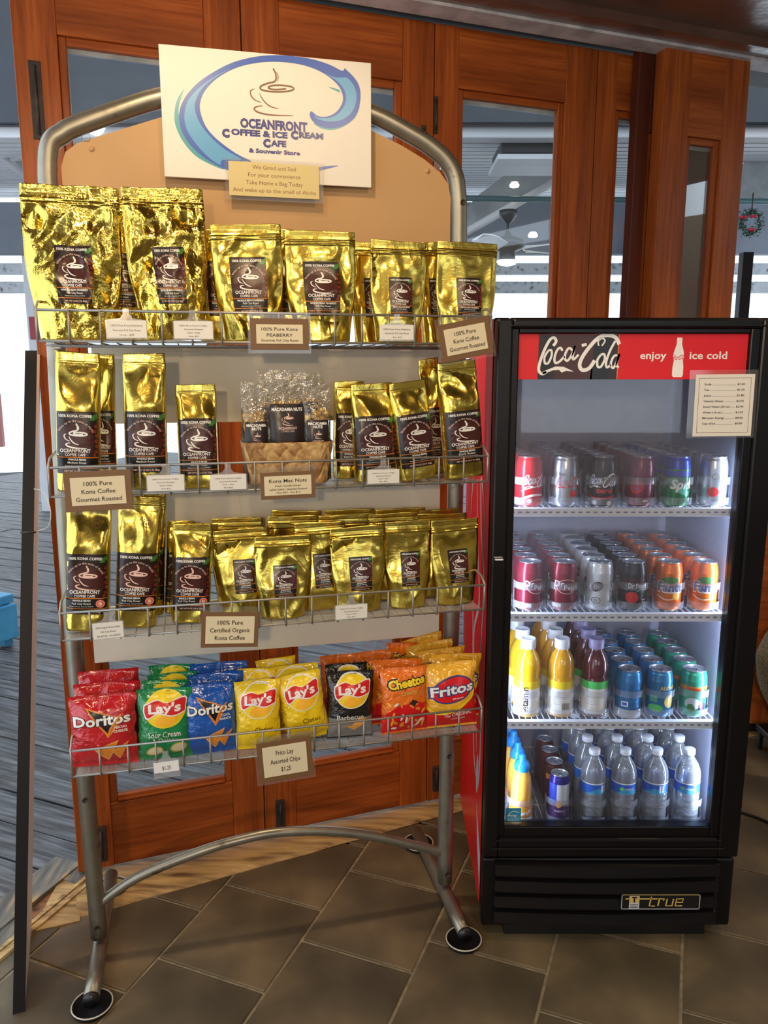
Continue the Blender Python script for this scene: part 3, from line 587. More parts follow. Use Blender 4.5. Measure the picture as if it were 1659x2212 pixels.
# wreath
wp = at(1622, 481, 5.2); wr = empty('christmas_wreath', wp); tag(wr, 'small green wreath with red bows hanging in the gap at far right', 'wreath')
M_LEAF = mat('wreath_leaf', (0.02, 0.07, 0.03), 0.6); M_BOW = mat('red_bow', (0.5, 0.015, 0.04), 0.5)
mb = MB(); rng = random.Random(2)
for i in range(520):
    t = rng.uniform(0, 2 * pi); rr = 0.062 + rng.gauss(0, 0.014); c = Vector((rr * cos(t), rng.gauss(0, 0.012), rr * sin(t))); d = Vector((rng.gauss(0, 1), rng.gauss(0, 1), rng.gauss(0, 1))).normalized() * 0.014; e = d.orthogonal().normalized() * 0.004
    mb.add([c - d, c + e, c + d, c - e], [(0, 1, 2, 3)], M_LEAF)
tag(mb.build('foliage', wr, fix=False), kind='stuff')
for x, z in ((0.004, 0.035), (0.0, -0.045), (-0.06, 0.03)):
    mb = MB()
    for a in (-1, 1): mb.lathe([(0.0, -0.012), (0.011, -0.007), (0.013, 0.004), (0.0, 0.012)], M_BOW, 8, (a * 0.011, -0.02, 0))
    b = mb.build('bow', wr); b.location = (x, 0, z)
mb = MB(); mb.tube([(0, 0, 0.07), (0, 0, 0.18)], 0.004, M_IRON, 6); mb.build('hanger', wr)
# far left: red notice on the post, blue bench, red post
p = at(67, 708, 7.9); mb = MB(); mb.bbox(-0.05, 0.05, -0.01, 0, -0.11, 0.11, mat('red_notice', (0.35, 0.02, 0.03), 0.4), 0.003); o = mb.build('notice_plate'); o.location = (p.x, 7.985, p.z); tag(o, 'small red notice on the far left post', 'notice')
M_BLUE = noisy('blue_paint', [(0.3, (0.03, 0.20, 0.38)), (0.7, (0.07, 0.32, 0.52))], (6, 6, 6), 0.45, 5)
bo = hit(12, 1405, (0, 0, 0), Vector((0, 0, 1))); bench = empty('blue_bench', bo, rad(62)); tag(bench, 'bright blue painted bench on the deck at the left edge', 'bench')
for i in range(3): mb = MB(); mb.bbox(-0.5, 0.09, 0.02 + i * 0.13, 0.14 + i * 0.13, 0.24, 0.285, M_BLUE, 0.005); mb.build('seat_plank', bench)
mb = MB(); mb.bbox(-0.5, 0.09, 0.0, 0.03, 0.05, 0.235, M_BLUE, 0.005); mb.build('front_apron', bench)
for x in (-0.48, 0.03):
    for y in (0.04, 0.34): mb = MB(); mb.bbox(x, x + 0.05, y, y + 0.05, 0, 0.24, M_BLUE, 0.004); mb.build('leg', bench)
p = hit(2, 965, (0, 0, 0), Vector((0, 0, 1))); mb = MB(); mb.bbox(-0.45, 0.06, -0.06, 0.06, 0, at(0, 850, p.y).z, mat('red_brown_post', (0.16, 0.05, 0.04), 0.6), 0.01); o = mb.build('low_wall_post'); o.location = (p.x, p.y, 0); tag(o, 'red brown low post at the far left end of the deck', 'post')
# ------------------------------------------------------------------ right edge: wooden counter, sack, cable
q = hit(1618, 1590, (0, 0, 0), Vector((0, 0, 1)))
ct = empty('wooden_counter', (q.x - 0.12, q.y + 0.02, 0), rad(-8)); tag(ct, 'red brown wooden counter behind the cooler at the right edge', 'counter')
mb = MB(); mb.bbox(0, 1.1, 0, 0.5, 0.05, 1.42, M_WV, 0.006); mb.build('body', ct)
mb = MB(); mb.bbox(-0.02, 1.12, -0.03, 0.52, 1.42, 1.46, M_WD, 0.006); mb.build('top', ct)
mb = MB(); mb.bbox(0.03, 1.1, 0.03, 0.5, 0.0, 0.05, M_BLACKM, 0.004); mb.build('toe_kick', ct)
mb = MB(); mb.bbox(0.10, 0.55, -0.012, 0.0, 0.15, 1.3, M_WH, 0.004); mb.build('front_panel', ct)
p = at(1646, 655, q.y); mb = MB(); mb.bbox(-0.02, 0.02, -0.02, 0.02, 1.462, at(1646, 532, q.y).z, M_BLACKM, 0.002); o = mb.build('dark_upright'); o.location = (p.x, p.y + 0.16, 0); tag(o, 'dark upright board standing on the counter at the right edge', 'upright')
M_SACK = noisy('burlap', [(0.35, (0.10, 0.075, 0.04)), (0.6, (0.32, 0.25, 0.14))], (90, 90, 90), 0.9, 4, 2, 0.8, 0.003)
sk = hit(1700, 1640, (0, 0, 0), Vector((0, 0, 1))); mb = MB(); vs = []; N1, N2 = 18, 20
for j in range(N2):
    t = j / (N2 - 1); r = 0.155 * (sin(pi * min(t * 1.02, 1)) ** 0.45) * (0.55 + 0.65 * t - 0.9 * max(0, t - 0.6)) + 0.01
    for k in range(N1):
        a = 2 * pi * k / N1; rr = r * (1 + 0.10 * noise.noise(Vector((cos(a) * 2, sin(a) * 2, t * 4)))); vs.append((rr * cos(a), rr * sin(a) * 0.8, 0.10 + t * 0.50))
fs = [(j * N1 + k, j * N1 + (k + 1) % N1, (j + 1) * N1 + (k + 1) % N1, (j + 1) * N1 + k) for j in range(N2 - 1) for k in range(N1)] + [tuple(range(N1))[::-1], tuple((N2 - 1) * N1 + k for k in range(N1))]
mb.add(vs, fs, M_SACK, True); sack = empty('burlap_sack', (sk.x + 0.02, sk.y + 0.02, 0)); tag(sack, 'burlap sack on a low dark stand at the right edge', 'sack'); mb.build('cloth', sack)
mb = MB(); mb.bbox(-0.10, 0.10, -0.08, 0.08, 0.075, 0.10, M_BLACK, 0.004)
for sx in (-1, 1):
    for sy in (-1, 1): mb.bbox(sx * 0.085 - 0.008, sx * 0.085 + 0.008, sy * 0.065 - 0.008, sy * 0.065 + 0.008, 0.0, 0.076, M_BLACK, 0.002)
mb.build('stand', sack)
pts = [hit(px, py, (0, 0, 0.004), Vector((0, 0, 1))) for px, py in ((1500, 1730), (1560, 1742), (1604, 1756), (1640, 1768), (1680, 1786), (1760, 1820))]
mb = MB(); mb.tube(crom([tuple(p) for p in pts], 5), 0.005, M_BLACK, 8); tag(mb.build('power_cable'), 'black cable lying on the tiles right of the cooler', 'cable')
# ------------------------------------------------------------------ black edged board standing at the left
f_ = Vector((-0.8445, 1.565, 0)); b_ = hit(58, 2008, (0, 0, 0), Vector((0, 0, 1))); dr = (b_ - f_); dr.z = 0; L_ = dr.length
sb = empty('standing_sign_board', (f_.x, f_.y, 0)); tag(sb, 'black edged white sign board leaning back, seen edge on at far left', 'sign board')
tp = at(68, 757, 1.90); tv = Vector((tp.x - f_.x, 1.90 - f_.y, tp.z)); dn = dr.normalized(); sd = Vector((dn.y, -dn.x, 0))
def slant(name, s0, s1, d0, d1, k0, k1, m):      # slab between offsets across (s) and along (d) the board, from height fraction k0 to k1
    mb = MB(); vs = [tv * k + sd * s_ + dn * d_ for k in (k0, k1) for s_, d_ in ((s0, d0), (s1, d0), (s1, d1), (s0, d1))]
    mb.add(vs, [(3, 2, 1, 0), (4, 5, 6, 7), (0, 1, 5, 4), (1, 2, 6, 5), (2, 3, 7, 6), (3, 0, 4, 7)], m); return mb.build(name, sb)
slant('edge_frame', -0.014, 0.012, 0.0, 0.010, 0.0, 1.0, M_BLACKM); slant('panel', -0.012, 0.0115, 0.0105, L_, 0.006, 0.995, mat('board_face', (0.80, 0.80, 0.82), 0.45))
tz = tv * 0.72
mb = MB(); mb.tube(crom([tuple(tz + Vector(p)) for p in ((0.013, 0.02, 0.10), (0.030, 0.03, 0.09), (0.048, 0.02, 0.05), (0.040, 0.02, 0.01), (0.013, 0.0, 0.0))], 6), 0.0012, M_WHITEP, 6); mb.tube([tuple(tz + Vector(p)) for p in ((-0.016, -0.004, 0), (0.016, -0.004, 0), (0.016, 0.02, 0))], 0.0025, M_IRON, 6); mb.build('tie_string', sb)
# ================================================================== DISPLAY RACK
rack = empty('display_rack', RO, YAW); tag(rack, 'tall silver tube display rack with wire shelves of coffee and snacks', 'display rack')
# tube loop: measured positions of the bent tube, in the rack's own plane
arch = [(0.000, 0.06), (-0.004, 0.50), (-0.006, 1.00), (0.002, 1.45), (0.010, 1.78), (0.012, 1.88), (0.022, 1.931), (0.048, 1.953), (0.070, 1.966), (0.135, 1.993), (0.247, 2.035), (0.36, 2.058), (0.48, 2.065), (0.60, 2.057), (0.713, 2.035), (0.80, 2.000), (0.845, 1.978), (0.885, 1.950), (0.908, 1.920), (0.917, 1.885), (0.922, 1.80), (0.925, 1.45), (0.924, 1.00), (0.915, 0.50), (0.913, 0.06)]
mb = MB(); mb.tube(crom([(u, 0.0, z) for u, z in arch], 5), 0.0205, M_TUBE, 20); mb.build('post_loop', rack)
mb = MB(); mb.tube(crom([(u, 0.0, z) for u, z in ((0.006, 0.150), (0.10, 0.207), (0.25, 0.253), (0.36, 0.273), (0.455, 0.279), (0.576, 0.265), (0.676, 0.240), (0.779, 0.203), (0.908, 0.150))], 5), 0.0125, M_TUBE, 14); mb.build('arched_crossbar', rack)
for u in (0.0, 0.913):
    mb = MB(); mb.tube([(u, -0.175, 0.030), (u, -0.10, 0.032), (u, 0.10, 0.034), (u, 0.285, 0.034)], 0.0185, M_TUBE, 18, caps=True); ft = mb.build('foot', rack)
    mb = MB(); mb.tube([(u, -0.180, 0.030), (u, -0.172, 0.030)], 0.0195, M_BLACK, 18); mb.build('end_cap', ft)
    for v in (-0.165, 0.265):
        mb = MB(); mb.lathe([(0.0, 0.002), (0.040, 0.002), (0.043, 0.010), (0.0455, 0.0105), (0.046, 0.006), (0.044, 0.0005), (0.0, 0.0005)], M_BLACKM, 28, (u, v, 0)); mb.tube([(u + 0.0455 * cos(2 * pi * k / 28), v + 0.0455 * sin(2 * pi * k / 28), 0.0105) for k in range(28)], 0.0018, mat('cup_rim', (0.55, 0.5, 0.42), 0.4), 6, closed=True); mb.build('floor_cup', ft)
for u, z in ((-0.005, 0.445), (0.000, 0.095), (0.914, 0.447), (0.913, 0.094), (0.9255, 1.851)):
    mb = MB(); mb.lathe([(0.0, 0.0), (0.0055, 0.0), (0.007, 0.002)], M_IRON, 12); o = mb.build('screw_hole', rack); o.location = (u, -0.0206, z); o.rotation_euler = (pi / 2, 0, 0)
# tan header board inside the loop
bd = [(0.040, 1.655), (0.900, 1.655), (0.900, 1.862), (0.894, 1.893), (0.872, 1.920), (0.835, 1.945), (0.78, 1.972), (0.70, 2.003), (0.60, 2.022), (0.48, 2.030), (0.36, 2.022), (0.25, 1.997), (0.14, 1.958), (0.075, 1.934), (0.050, 1.915), (0.040, 1.885)]
mb = MB(); mb.prism(bd, -0.004, 0.004, M_TAN); brd = mb.build('header_board', rack)
for u, z in ((0.103, 1.924), (0.842, 1.920)):
    mb = MB(); mb.lathe([(0.006, 0.0), (0.005, 0.003), (0.0, 0.004)], M_TAN, 14); o = mb.build('screw_cap', brd); o.location = (u, -0.0042, z); o.rotation_euler = (pi / 2, 0, 0)
for u, z in ((0.092, 1.950), (0.868, 1.936)): mb = MB(); mb.bbox(u - 0.008, u + 0.008, -0.006, 0.006, z - 0.012, z + 0.014, M_SLEEVE, 0.002); mb.build('mounting_clip', brd)
for (z0, z1, u0, u1) in ((1.345, 1.518, 0.075, 0.884), (1.050, 1.214, 0.030, 0.884), (0.783, 0.918, 0.036, 0.886)):
    mb = MB(); mb.bbox(u0, u1, -0.003, 0.003, z0, z1, M_WBOARD, 0.001); mb.build('back_board', rack)
SHZ = (1.520, 1.217, 0.918, 0.614); SD = 0.220; NW = 16
wire_me = None
for si, z in enumerate(SHZ):
    sh = MB(); v0 = -SD
    sh.tube([(0.006, v0, z), (0.926, v0, z)], 0.0024, M_WIRE, 8); so = sh.build('wire_shelf', rack)
    for (nm, pts) in (('lip_rail', [(0.006, v0, z + 0.058), (0.926, v0, z + 0.058)]), ('side_frame', [(0.926, v0, z - 0.001), (0.926, v0, z + 0.060), (0.926, v0 + 0.025, z + 0.075), (0.926, -0.02, z + 0.085), (0.926, -0.02, z)]), ('side_frame', [(0.006, v0, z - 0.001), (0.006, v0, z + 0.060), (0.006, v0 + 0.025, z + 0.075), (0.006, -0.02, z + 0.085), (0.006, -0.02, z)])):
        m_ = MB(); m_.tube(pts, 0.0026, M_WIRE, 8); m_.build(nm, so)
    if wire_me is None:
        m_ = MB(); m_.tube([(0, 0.0, 0.058), (0, 0.0, -0.004), (0, 0.014, -0.0055)], 0.0021, M_WIRE, 6); wire_me = m_.mesh('lip_wire')
    for k in range(NW - 1):
        o = bpy.data.objects.new('lip_wire', wire_me); link(o, so); o.location = (0.006 + 0.92 * (k + 1) / NW, v0 - 0.003, z)
    m_ = MB()
    for k in range(NW * 2 - 1): u = 0.006 + 0.92 * (k + 1) / (NW * 2); m_.tube([(u, v0, z - 0.0035), (u, -0.02, z - 0.0035)], 0.0015, M_WIRE, 4)
    for v in (-0.15, -0.085, -0.02): m_.tube([(0.006, v, z - 0.0062), (0.926, v, z - 0.0062)], 0.002, M_WIRE, 6)
    tag(m_.build('wire_grid', so), kind='stuff')
    m_ = MB(); m_.box(0.012, 0.920, v0 + 0.004, -0.024, z - 0.0015, z + 0.0005, M_LINER); m_.build('shelf_liner', so)
    for u in (0.006, 0.926): m_ = MB(); m_.bbox(u - 0.012 if u > 0.5 else u - 0.006, u + 0.006 if u > 0.5 else u + 0.012, -0.024, -0.006, z - 0.012, z + 0.012, M_WIRE, 0.002); m_.build('hanger_bracket', so)
# ================================================================== COFFEE BAGS
def sm(a, b, x): t = min(max((x - a) / (b - a), 0), 1); return t * t * (3 - 2 * t)
def pouch_surface(W_, H_, D_, seed, crumple, tall, labelbox):
    def f(x, z, side=-1):
        t = min(max(z / H_, 0), 1); s = min(max(x / (W_ / 2), -1), 1)
        if tall: base = D_ * (1.0 - 0.92 * sm(0.60, 0.93, t)) * (0.90 + 0.10 * sm(0, .1, t)); q = (1 - abs(s) ** 5.0) ** 0.5
        else: base = D_ * (0.06 + 0.94 * (1 - sm(0.10, 0.80, t)) ** 0.8) * (0.92 + 0.08 * sm(0, .1, t)); q = (1 - abs(s) ** 2.6) ** (0.75)
        y = base * q
        lb = labelbox; inl = sm(0.0, 0.15, min(x - lb[0] + 0.012, lb[1] + 0.012 - x, z - lb[2] + 0.012, lb[3] + 0.012 - z) / 0.1) if side < 0 else 0
        amp = crumple * sm(0.0, 0.18, 1 - abs(s)) * (1 - 0.75 * sm(0.84, 0.93, t)) * (1 - 0.55 * inl)
        v = Vector((x * 13 + seed * 7.3, z * 10 + seed, side * 3.0)); n1 = noise.noise(v + 0.7 * noise.noise_vector(v * 0.7)); r = 1 - abs(n1) * 2.4
        v2 = Vector((x * 34 + seed, z * 26, side)); n2 = 1 - abs(noise.noise(v2)) * 2.5
        return y + amp * (0.0085 * (r - 0.4) + (0.0030 if crumple > 1.3 else 0.0012) * n2)
    return f
def width_prof(t, tall):
    if tall: return 1.0 - 0.03 * sm(0.9, 1.0, t) - 0.02 * (1 - sm(0, 0.06, t))
    return 0.80 + 0.20 * sm(0.0, 0.55, t) - 0.015 * (1 - sm(0, 0.04, t)) - 0.012 * sm(0.985, 1.0, t)
def make_pouch_mesh(W_, H_, D_, seed, crumple, tall, lb, m):
    f = pouch_surface(W_, H_, D_, seed, crumple, tall, lb); NX = 30; mb = MB()
    TS = [i / 44 for i in range(38)] + [0.858, 0.872, 0.880, 0.886, 0.892, 0.900, 0.908, 0.914, 0.922, 0.934, 0.944, 0.952, 0.960, 0.968, 0.976, 0.984, 0.992, 1.0]; NZ = len(TS) - 1
    for side in (-1, 1):
        vs = []; fs = []
        for j in range(NZ + 1):
            t = TS[j]; z = H_ * t; wp_ = width_prof(t, tall)
            for i in range(NX + 1):
                s = -1 + 2 * i / NX; s = (abs(s) ** 0.85) * (1 if s > 0 else -1); x = W_ / 2 * s
                y = side * f(x, z, side)
                if i in (0, NX): y = 0.35 * (f(x * 0.99, z, 1) - f(x * 0.99, z, -1)) * 0
                if j == 0: zz = 0.0015
                else: zz = z
                if not tall: y += side * (0.0017 if t in (0.880, 0.886, 0.908, 0.914) else 0) + (0.0008 * (1 if (j % 2) else -1) if t > 0.95 else 0)
                if t > 0.93 and tall: y += 0.0014 * (1 if (j % 2) else -1)
                vs.append((x * wp_, y, zz + (0.004 * noise.noise(Vector((x * 9, seed, 0))) if j == NZ else 0)))
        for j in range(NZ):
            for i in range(NX): a = j * (NX + 1) + i; q = (a, a + 1, a + NX + 2, a + NX + 1); fs.append(q if side < 0 else q[::-1])
        mb.add(vs, fs, m, True)
        if side > 0:      # base between front and back
            bf = [(-W_ / 2 + W_ * i / NX, 0) for i in range(NX + 1)]
    o1 = 0; o2 = (NX + 1) * (NZ + 1)
    k = mb.mi(m)
    for i in range(NX): mb.f.append([o1 + i + 1, o1 + i, o2 + i, o2 + i + 1]); mb.m.append(k); mb.sm.append(False)
    def surf(x, z, off): return (x * width_prof(min(max(z / H_, 0), 1), tall), -f(x, z, -1) - 0.0004 - off, z)
    me = mb.mesh('foil_body')
    bm = bmesh.new(); bm.from_mesh(me); bmesh.ops.remove_doubles(bm, verts=bm.verts[:], dist=0.0002); bm.to_mesh(me); bm.free()
    return me, surf
LR = 1.50        # printed label height / width
def coffee_decal(roast, weight, organic=False, tallbag=True):
    d = Decal(); H_ = LR
    d.rrect(-0.5, 0, 0.5, H_, 0.035, 'dark', 0); d.rect(-0.5, 0.02, 0.5, 0.40, 'black', 1); d.rect(-0.5, 0.0, 0.5, 0.14, 'dark', 1)
    d.ell(0.0, 0.80, 0.43, 0.42, 'maroon', 1)
    d.rect(-0.5, 0.395, 0.5, 0.412, 'orange', 2); d.rect(-0.5, 0.135, 0.5, 0.15, 'orange', 2)
    d.text('100% KONA COFFEE', -0.03, H_ - 0.135, 0.09, 'white', 3, width=0.80, bold=0.03)
    d.text('Wake up to the taste of Aloha', -0.02, H_ - 0.245, 0.080, 'pink', 3, arc=0.44)
    cup_logo(d, -0.03, 0.92, 0.56, 'white' if not organic else 'pink', 3)
    d.text('OCEANFRONT', -0.04, 0.525, 0.12, 'white', 3, width=0.74, bold=0.022); d.text('COFFEE CAFE', -0.04, 0.435, 0.09, 'white', 3, width=0.50, bold=0.02)
    d.poly([(0.30, H_ - 0.20), (0.36, H_ - 0.10), (0.49, H_ - 0.02), (0.49, H_ - 0.14), (0.42, H_ - 0.20)], 'green', 2)
    for i, (x, y) in enumerate(((0.45, 1.16), (0.43, 1.04), (0.47, 0.93), (0.46, 0.80), (0.47, 0.68), (0.45, 0.55), (0.42, 0.47))): d.ell(x, y, 0.035, 0.048, 'bean', 2, 0.3 * (i % 3), 12)
    xo = -0.12 if organic else 0.0
    l1 = 'WHOLE BEAN PEABERRY' if roast == 'Peaberry' else 'WHOLE BEAN'; l2 = 'Full City Roast' if roast == 'Peaberry' else roast
    d.text(l1, xo, 0.325, 0.07, 'white', 3, width=(0.78 if roast == 'Peaberry' else 0.44), bold=0.03); d.text(l2, xo, 0.25, 0.07, 'white', 3, width=0.46, bold=0.01)
    d.text('Kailua-Kona, Hawaii 96740', xo, 0.185, 0.038, 'white', 3, width=0.58)
    d.text(weight, 0.02, 0.045, 0.06, 'pink', 3, width=0.66, bold=0.02)
    if organic: d.ell(0.34, 0.27, 0.115, 0.105, 'seal', 3); d.ring(0.34, 0.27, 0.09, 0.082, 0.012, 'pink', 4); d.ell(0.34, 0.27, 0.045, 0.05, 'pink', 4, 0.4)
    return d
FAM = {}   # family -> W,H,D,label(w,zc bottom),crumple,tall
BAGS = dict(
    large=(0.215, 0.325, 0.040, (0.082, 0.078, 0.0), 1.6, False), medium=(0.155, 0.245, 0.032, (0.080, 0.058, 0.0), 1.0, False), small=(0.118, 0.195, 0.0215, (0.050, 0.052, 0.004), 0.8, False),
    tall=(0.096, 0.295, 0.028, (0.088, 0.040, 0.0), 0.8, True), short=(0.088, 0.220, 0.026, (0.080, 0.030, 0.0), 0.8, True))
def bag_proto(fam, seed, roast, weight, organic=False):
    key = (fam, seed, roast, weight, organic)
    W_, H_, D_, (lw, lz, lx), cr, tall = BAGS[fam]
    if (fam, seed) not in FAM: FAM[(fam, seed)] = make_pouch_mesh(W_, H_, D_, seed, cr, tall, (-lw / 2, lw / 2, lz, lz + lw * LR), M_GOLDC if fam == 'large' else M_GOLD)
    me, surf = FAM[(fam, seed)]
    if key not in FAM:
        o = coffee_decal(roast, weight, organic).build('printed_label', None, surf, 0.010, 0.00035, (lw, lw), (lx, lz)); FAM[key] = o.data; bpy.data.objects.remove(o)
        if organic:
            d = Decal(); d.ring(0, 0, 0.008, 0.008, 0.0012, 'brown', 1); d.ell(-0.0025, 0, 0.0018, 0.003, 'brown', 1, n=10); d.ell(0.0025, 0, 0.0018, 0.003, 'brown', 1, n=10)
            for k in range(14): t = 2 * pi * k / 14; d.ell(0.0108 * cos(t), 0.0108 * sin(t), 0.0012, 0.0012, 'brown', 1, n=6)
            o = d.build('brown_seal', None, surf, 0.01, 0.0004, (1, 1), (0.018, H_ * 0.80)); FAM[key + ('s',)] = o.data; bpy.data.objects.remove(o)
    return me, FAM[key], FAM.get(key + ('s',))
def shelf_bag(shelf, fam, seed, pxb, pxt, pyt, wpx, v, label, roast, weight, organic=False, yaw=0.0, group=None, hid_label=False, width_scale=None):
    """pxb: column of the base centre, (pxt,pyt): measured top centre, wpx: measured width; all turned into metres on the bag's own plane"""
    z0 = SHZ[shelf] + 0.001; W0, H0 = BAGS[fam][0], BAGS[fam][1]
    u1, z1 = rk(pxt, pyt, v); ua, _ = rk(pxt - wpx / 2, pyt, v); ub, _ = rk(pxt + wpx / 2, pyt, v)
    # base centre: column pxb at height z0 on plane v
    lo, hi = 500, 2200
    for _ in range(40):
        mid = (lo + hi) / 2
        if rk(pxb, mid, v)[1] > z0: lo = mid
        else: hi = mid
    u0 = rk(pxb, lo, v)[0]; H_ = hypot(u1 - u0, z1 - z0); lean = atan2(u1 - u0, z1 - z0)
    body, lab, seal = bag_proto(fam, seed, roast, weight, organic)
    r = empty('coffee_bag', rw(u0, v, z0 + abs(sin(lean)) * W0 * 0.4), YAW + yaw, 0, 0); r.rotation_mode = 'XYZ'
    r.rotation_euler = Matrix.Rotation(YAW + yaw, 3, 'Z') .to_4x4().to_3x3().__matmul__(Matrix.Rotation(lean, 3, 'Y')).to_euler()
    r.scale = ((ub - ua) / W0, 1.0, H_ / H0)
    tag(r, label, 'coffee bag', group)
    for nm, me in (('foil_body', body), ('printed_label', lab)) + ((('brown_seal', seal),) if seal else ()):
        o = bpy.data.objects.new(nm, me); link(o, r)
    return r
G1, G2, G3 = 'gold coffee bags on the top shelf', 'gold coffee bags on the second shelf', 'gold coffee bags on the third shelf'
PB, W16, W8, W10, W4 = 'Peaberry', 'NET WT 16 OZ (1 lb. 453g)', 'NET WT 8 OZ (1/2 lb. 226g)', 'NET WT 10 OZ (283g)', 'NET WT 4 OZ (1/4 lb. 113g)'
B = shelf_bag
B(0, 'large', 1, 172, 150, 402, 214, -0.165, 'largest crinkled gold coffee pouch at the left end of the top shelf', PB, W16, group=G1, yaw=0.05)
B(0, 'large', 2, 268, 262, 432, 190, -0.070, 'gold coffee pouch half hidden between the two large crinkled ones, top shelf', PB, W16, group=G1)
B(0, 'large', 3, 378, 350, 410, 178, -0.150, 'large crinkled gold coffee pouch leaning left beside the largest one, top shelf', PB, W16, group=G1, yaw=0.10)
B(0, 'medium', 4, 480, 478, 500, 120, -0.055, 'gold coffee pouch mostly hidden behind the medium one with a bent top, top shelf', PB, W8, group=G1)
B(0, 'medium', 5, 545, 530, 487, 154, -0.165, 'medium gold coffee pouch with a dull folded top, above the peaberry sign', PB, W8, group=G1)
B(0, 'medium', 4, 632, 650, 506, 130, -0.060, 'gold coffee pouch behind the medium pair, only a sliver of label showing, top shelf', PB, W8, group=G1)
B(0, 'medium', 6, 697, 690, 500, 154, -0.165, 'medium pale gold coffee pouch right of the peaberry sign, top shelf', PB, W8, group=G1)
B(0, 'small', 7, 800, 800, 524, 84, -0.080, 'small gold coffee pouch peeping out left of the dark topped small one, top shelf', PB, W4, group=G1)
B(0, 'small', 8, 858, 861, 522, 120, -0.160, 'small gold coffee pouch with a dark flat top above a white price tag, top shelf', PB, W4, group=G1)
B(0, 'small', 7, 935, 936, 524, 60, -0.080, 'narrow strip of a gold coffee pouch between the two small ones at right, top shelf', PB, W4, group=G1)
B(0, 'small', 9, 1002, 1010, 524, 130, -0.160, 'small gold coffee pouch at the right end of the top shelf', PB, W4, group=G1)
B(1, 'tall', 11, 172, 168, 763, 98, -0.165, 'tall gold coffee bag with a crumpled neck at the left end of the second shelf', 'Medium Roast', W16, group=G2)
B(1, 'tall', 12, 228, 220, 768, 56, -0.085, 'tall gold coffee bag hidden behind the leftmost one, second shelf', 'Medium Roast', W16, group=G2)
B(1, 'tall', 13, 318, 311, 765, 94, -0.165, 'tall gold coffee bag with a smooth neck, second from the left on the second shelf', 'Medium Roast', W16, group=G2)
B(1, 'short', 14, 432, 422, 830, 88, -0.165, 'shorter gold coffee bag with a shiny neck just left of the woven basket', 'Medium Roast', W8, group=G2)
B(1, 'short', 15, 752, 754, 824, 66, -0.100, 'short gold coffee bag half hidden just right of the woven basket', 'Dark Roast', W8, group=G2)
B(1, 'short', 16, 810, 802, 830, 92, -0.160, 'short gold coffee bag showing its full label, right of the half hidden one, second shelf', 'Dark Roast', W8, group=G2, yaw=0.05)
B(1, 'short', 17, 900, 878, 828, 84, -0.168, 'short gold coffee bag leaning left with a low label, second shelf', 'Dark Roast', W8, group=G2, yaw=0.15)
B(1, 'tall', 12, 938, 925, 777, 44, -0.075, 'tall coffee bag reflecting red wood, behind the last two on the second shelf', 'Dark Roast', W16, group=G2)
B(1, 'tall', 18, 1002, 985, 783, 86, -0.162, 'tall gold coffee bag with glaring bright neck at the right end of the second shelf', 'Dark Roast', W16, group=G2, yaw=0.05)
B(2, 'tall', 19, 190, 193, 1072, 98, -0.160, 'leftmost tall gold bag with a brown bean seal, third shelf', 'Full City Roast', W16, True, group=G3)
B(2, 'tall', 13, 330, 334, 1070, 52, -0.080, 'tall gold bag hidden behind the second one with a brown seal, third shelf', 'Full City Roast', W16, group=G3)
B(2, 'tall', 20, 294, 304, 1075, 94, -0.160, 'second tall gold bag with a brown bean seal, third shelf', 'Full City Roast', W16, True, group=G3)
B(2, 'short', 15, 385, 392, 1128, 60, -0.085, 'short gold bag hidden behind the one with an off centre seal, third shelf', 'Full City Roast', W8, group=G3)
B(2, 'short', 21, 412, 416, 1133, 86, -0.155, 'short gold bag with a seal low on its neck, third shelf', 'Full City Roast', W8, True, group=G3)
B(2, 'small', 22, 530, 520, 1143, 120, -0.130, 'small gold pouch right of the short sealed bag, third shelf', 'Medium Roast', W4, group=G3)
B(2, 'small', 9, 515, 512, 1119, 112, -0.055, 'small gold pouch standing behind the first small one, third shelf', 'Medium Roast', W4, group=G3)
B(2, 'small', 7, 612, 610, 1158, 122, -0.172, 'small gold pouch with a smooth front standing foremost in the middle of the third shelf', 'Medium Roast', W4, group=G3)
B(2, 'small', 8, 700, 690, 1130, 110, -0.135, 'small gold pouch half hidden behind the middle ones, third shelf', 'Medium Roast', W4, group=G3)
B(2, 'small', 22, 776, 771, 1138, 118, -0.168, 'small brightly lit gold pouch above the white price tag, third shelf', 'Dark Roast', W4, group=G3)
B(2, 'small', 9, 880, 882, 1125, 100, -0.160, 'small gold pouch second from the right in the front row, third shelf', 'Dark Roast', W4, group=G3)
B(2, 'small', 23, 984, 982, 1124, 106, -0.160, 'small gold pouch at the right end of the third shelf', 'Dark Roast', W4, group=G3, yaw=0.12)
for px, py, wd, v, f_, lab in ((632, 1115, 110, -0.095, 7, 'gold pouch top showing behind the foremost middle one, third shelf'), (742, 1112, 110, -0.090, 9, 'gold pouch top showing behind the brightly lit one, third shelf'), (850, 1108, 110, -0.090, 22, 'gold pouch top in the second row between the last three, third shelf'),
        (955, 1110, 108, -0.090, 8, 'gold pouch top in the second row near the right end, third shelf'), (640, 1104, 108, -0.045, 8, 'gold pouch at the left of the rearmost row, third shelf'), (755, 1100, 108, -0.040, 22, 'gold pouch second from the left in the rearmost row, third shelf'), (865, 1098, 108, -0.040, 9, 'gold pouch third from the left in the rearmost row, third shelf'), (950, 1101, 92, -0.040, 7, 'gold pouch at the right of the rearmost row, third shelf')):
    B(2, 'small', f_, px, px, py, wd, v, lab, 'Dark Roast', W4, group=G3)
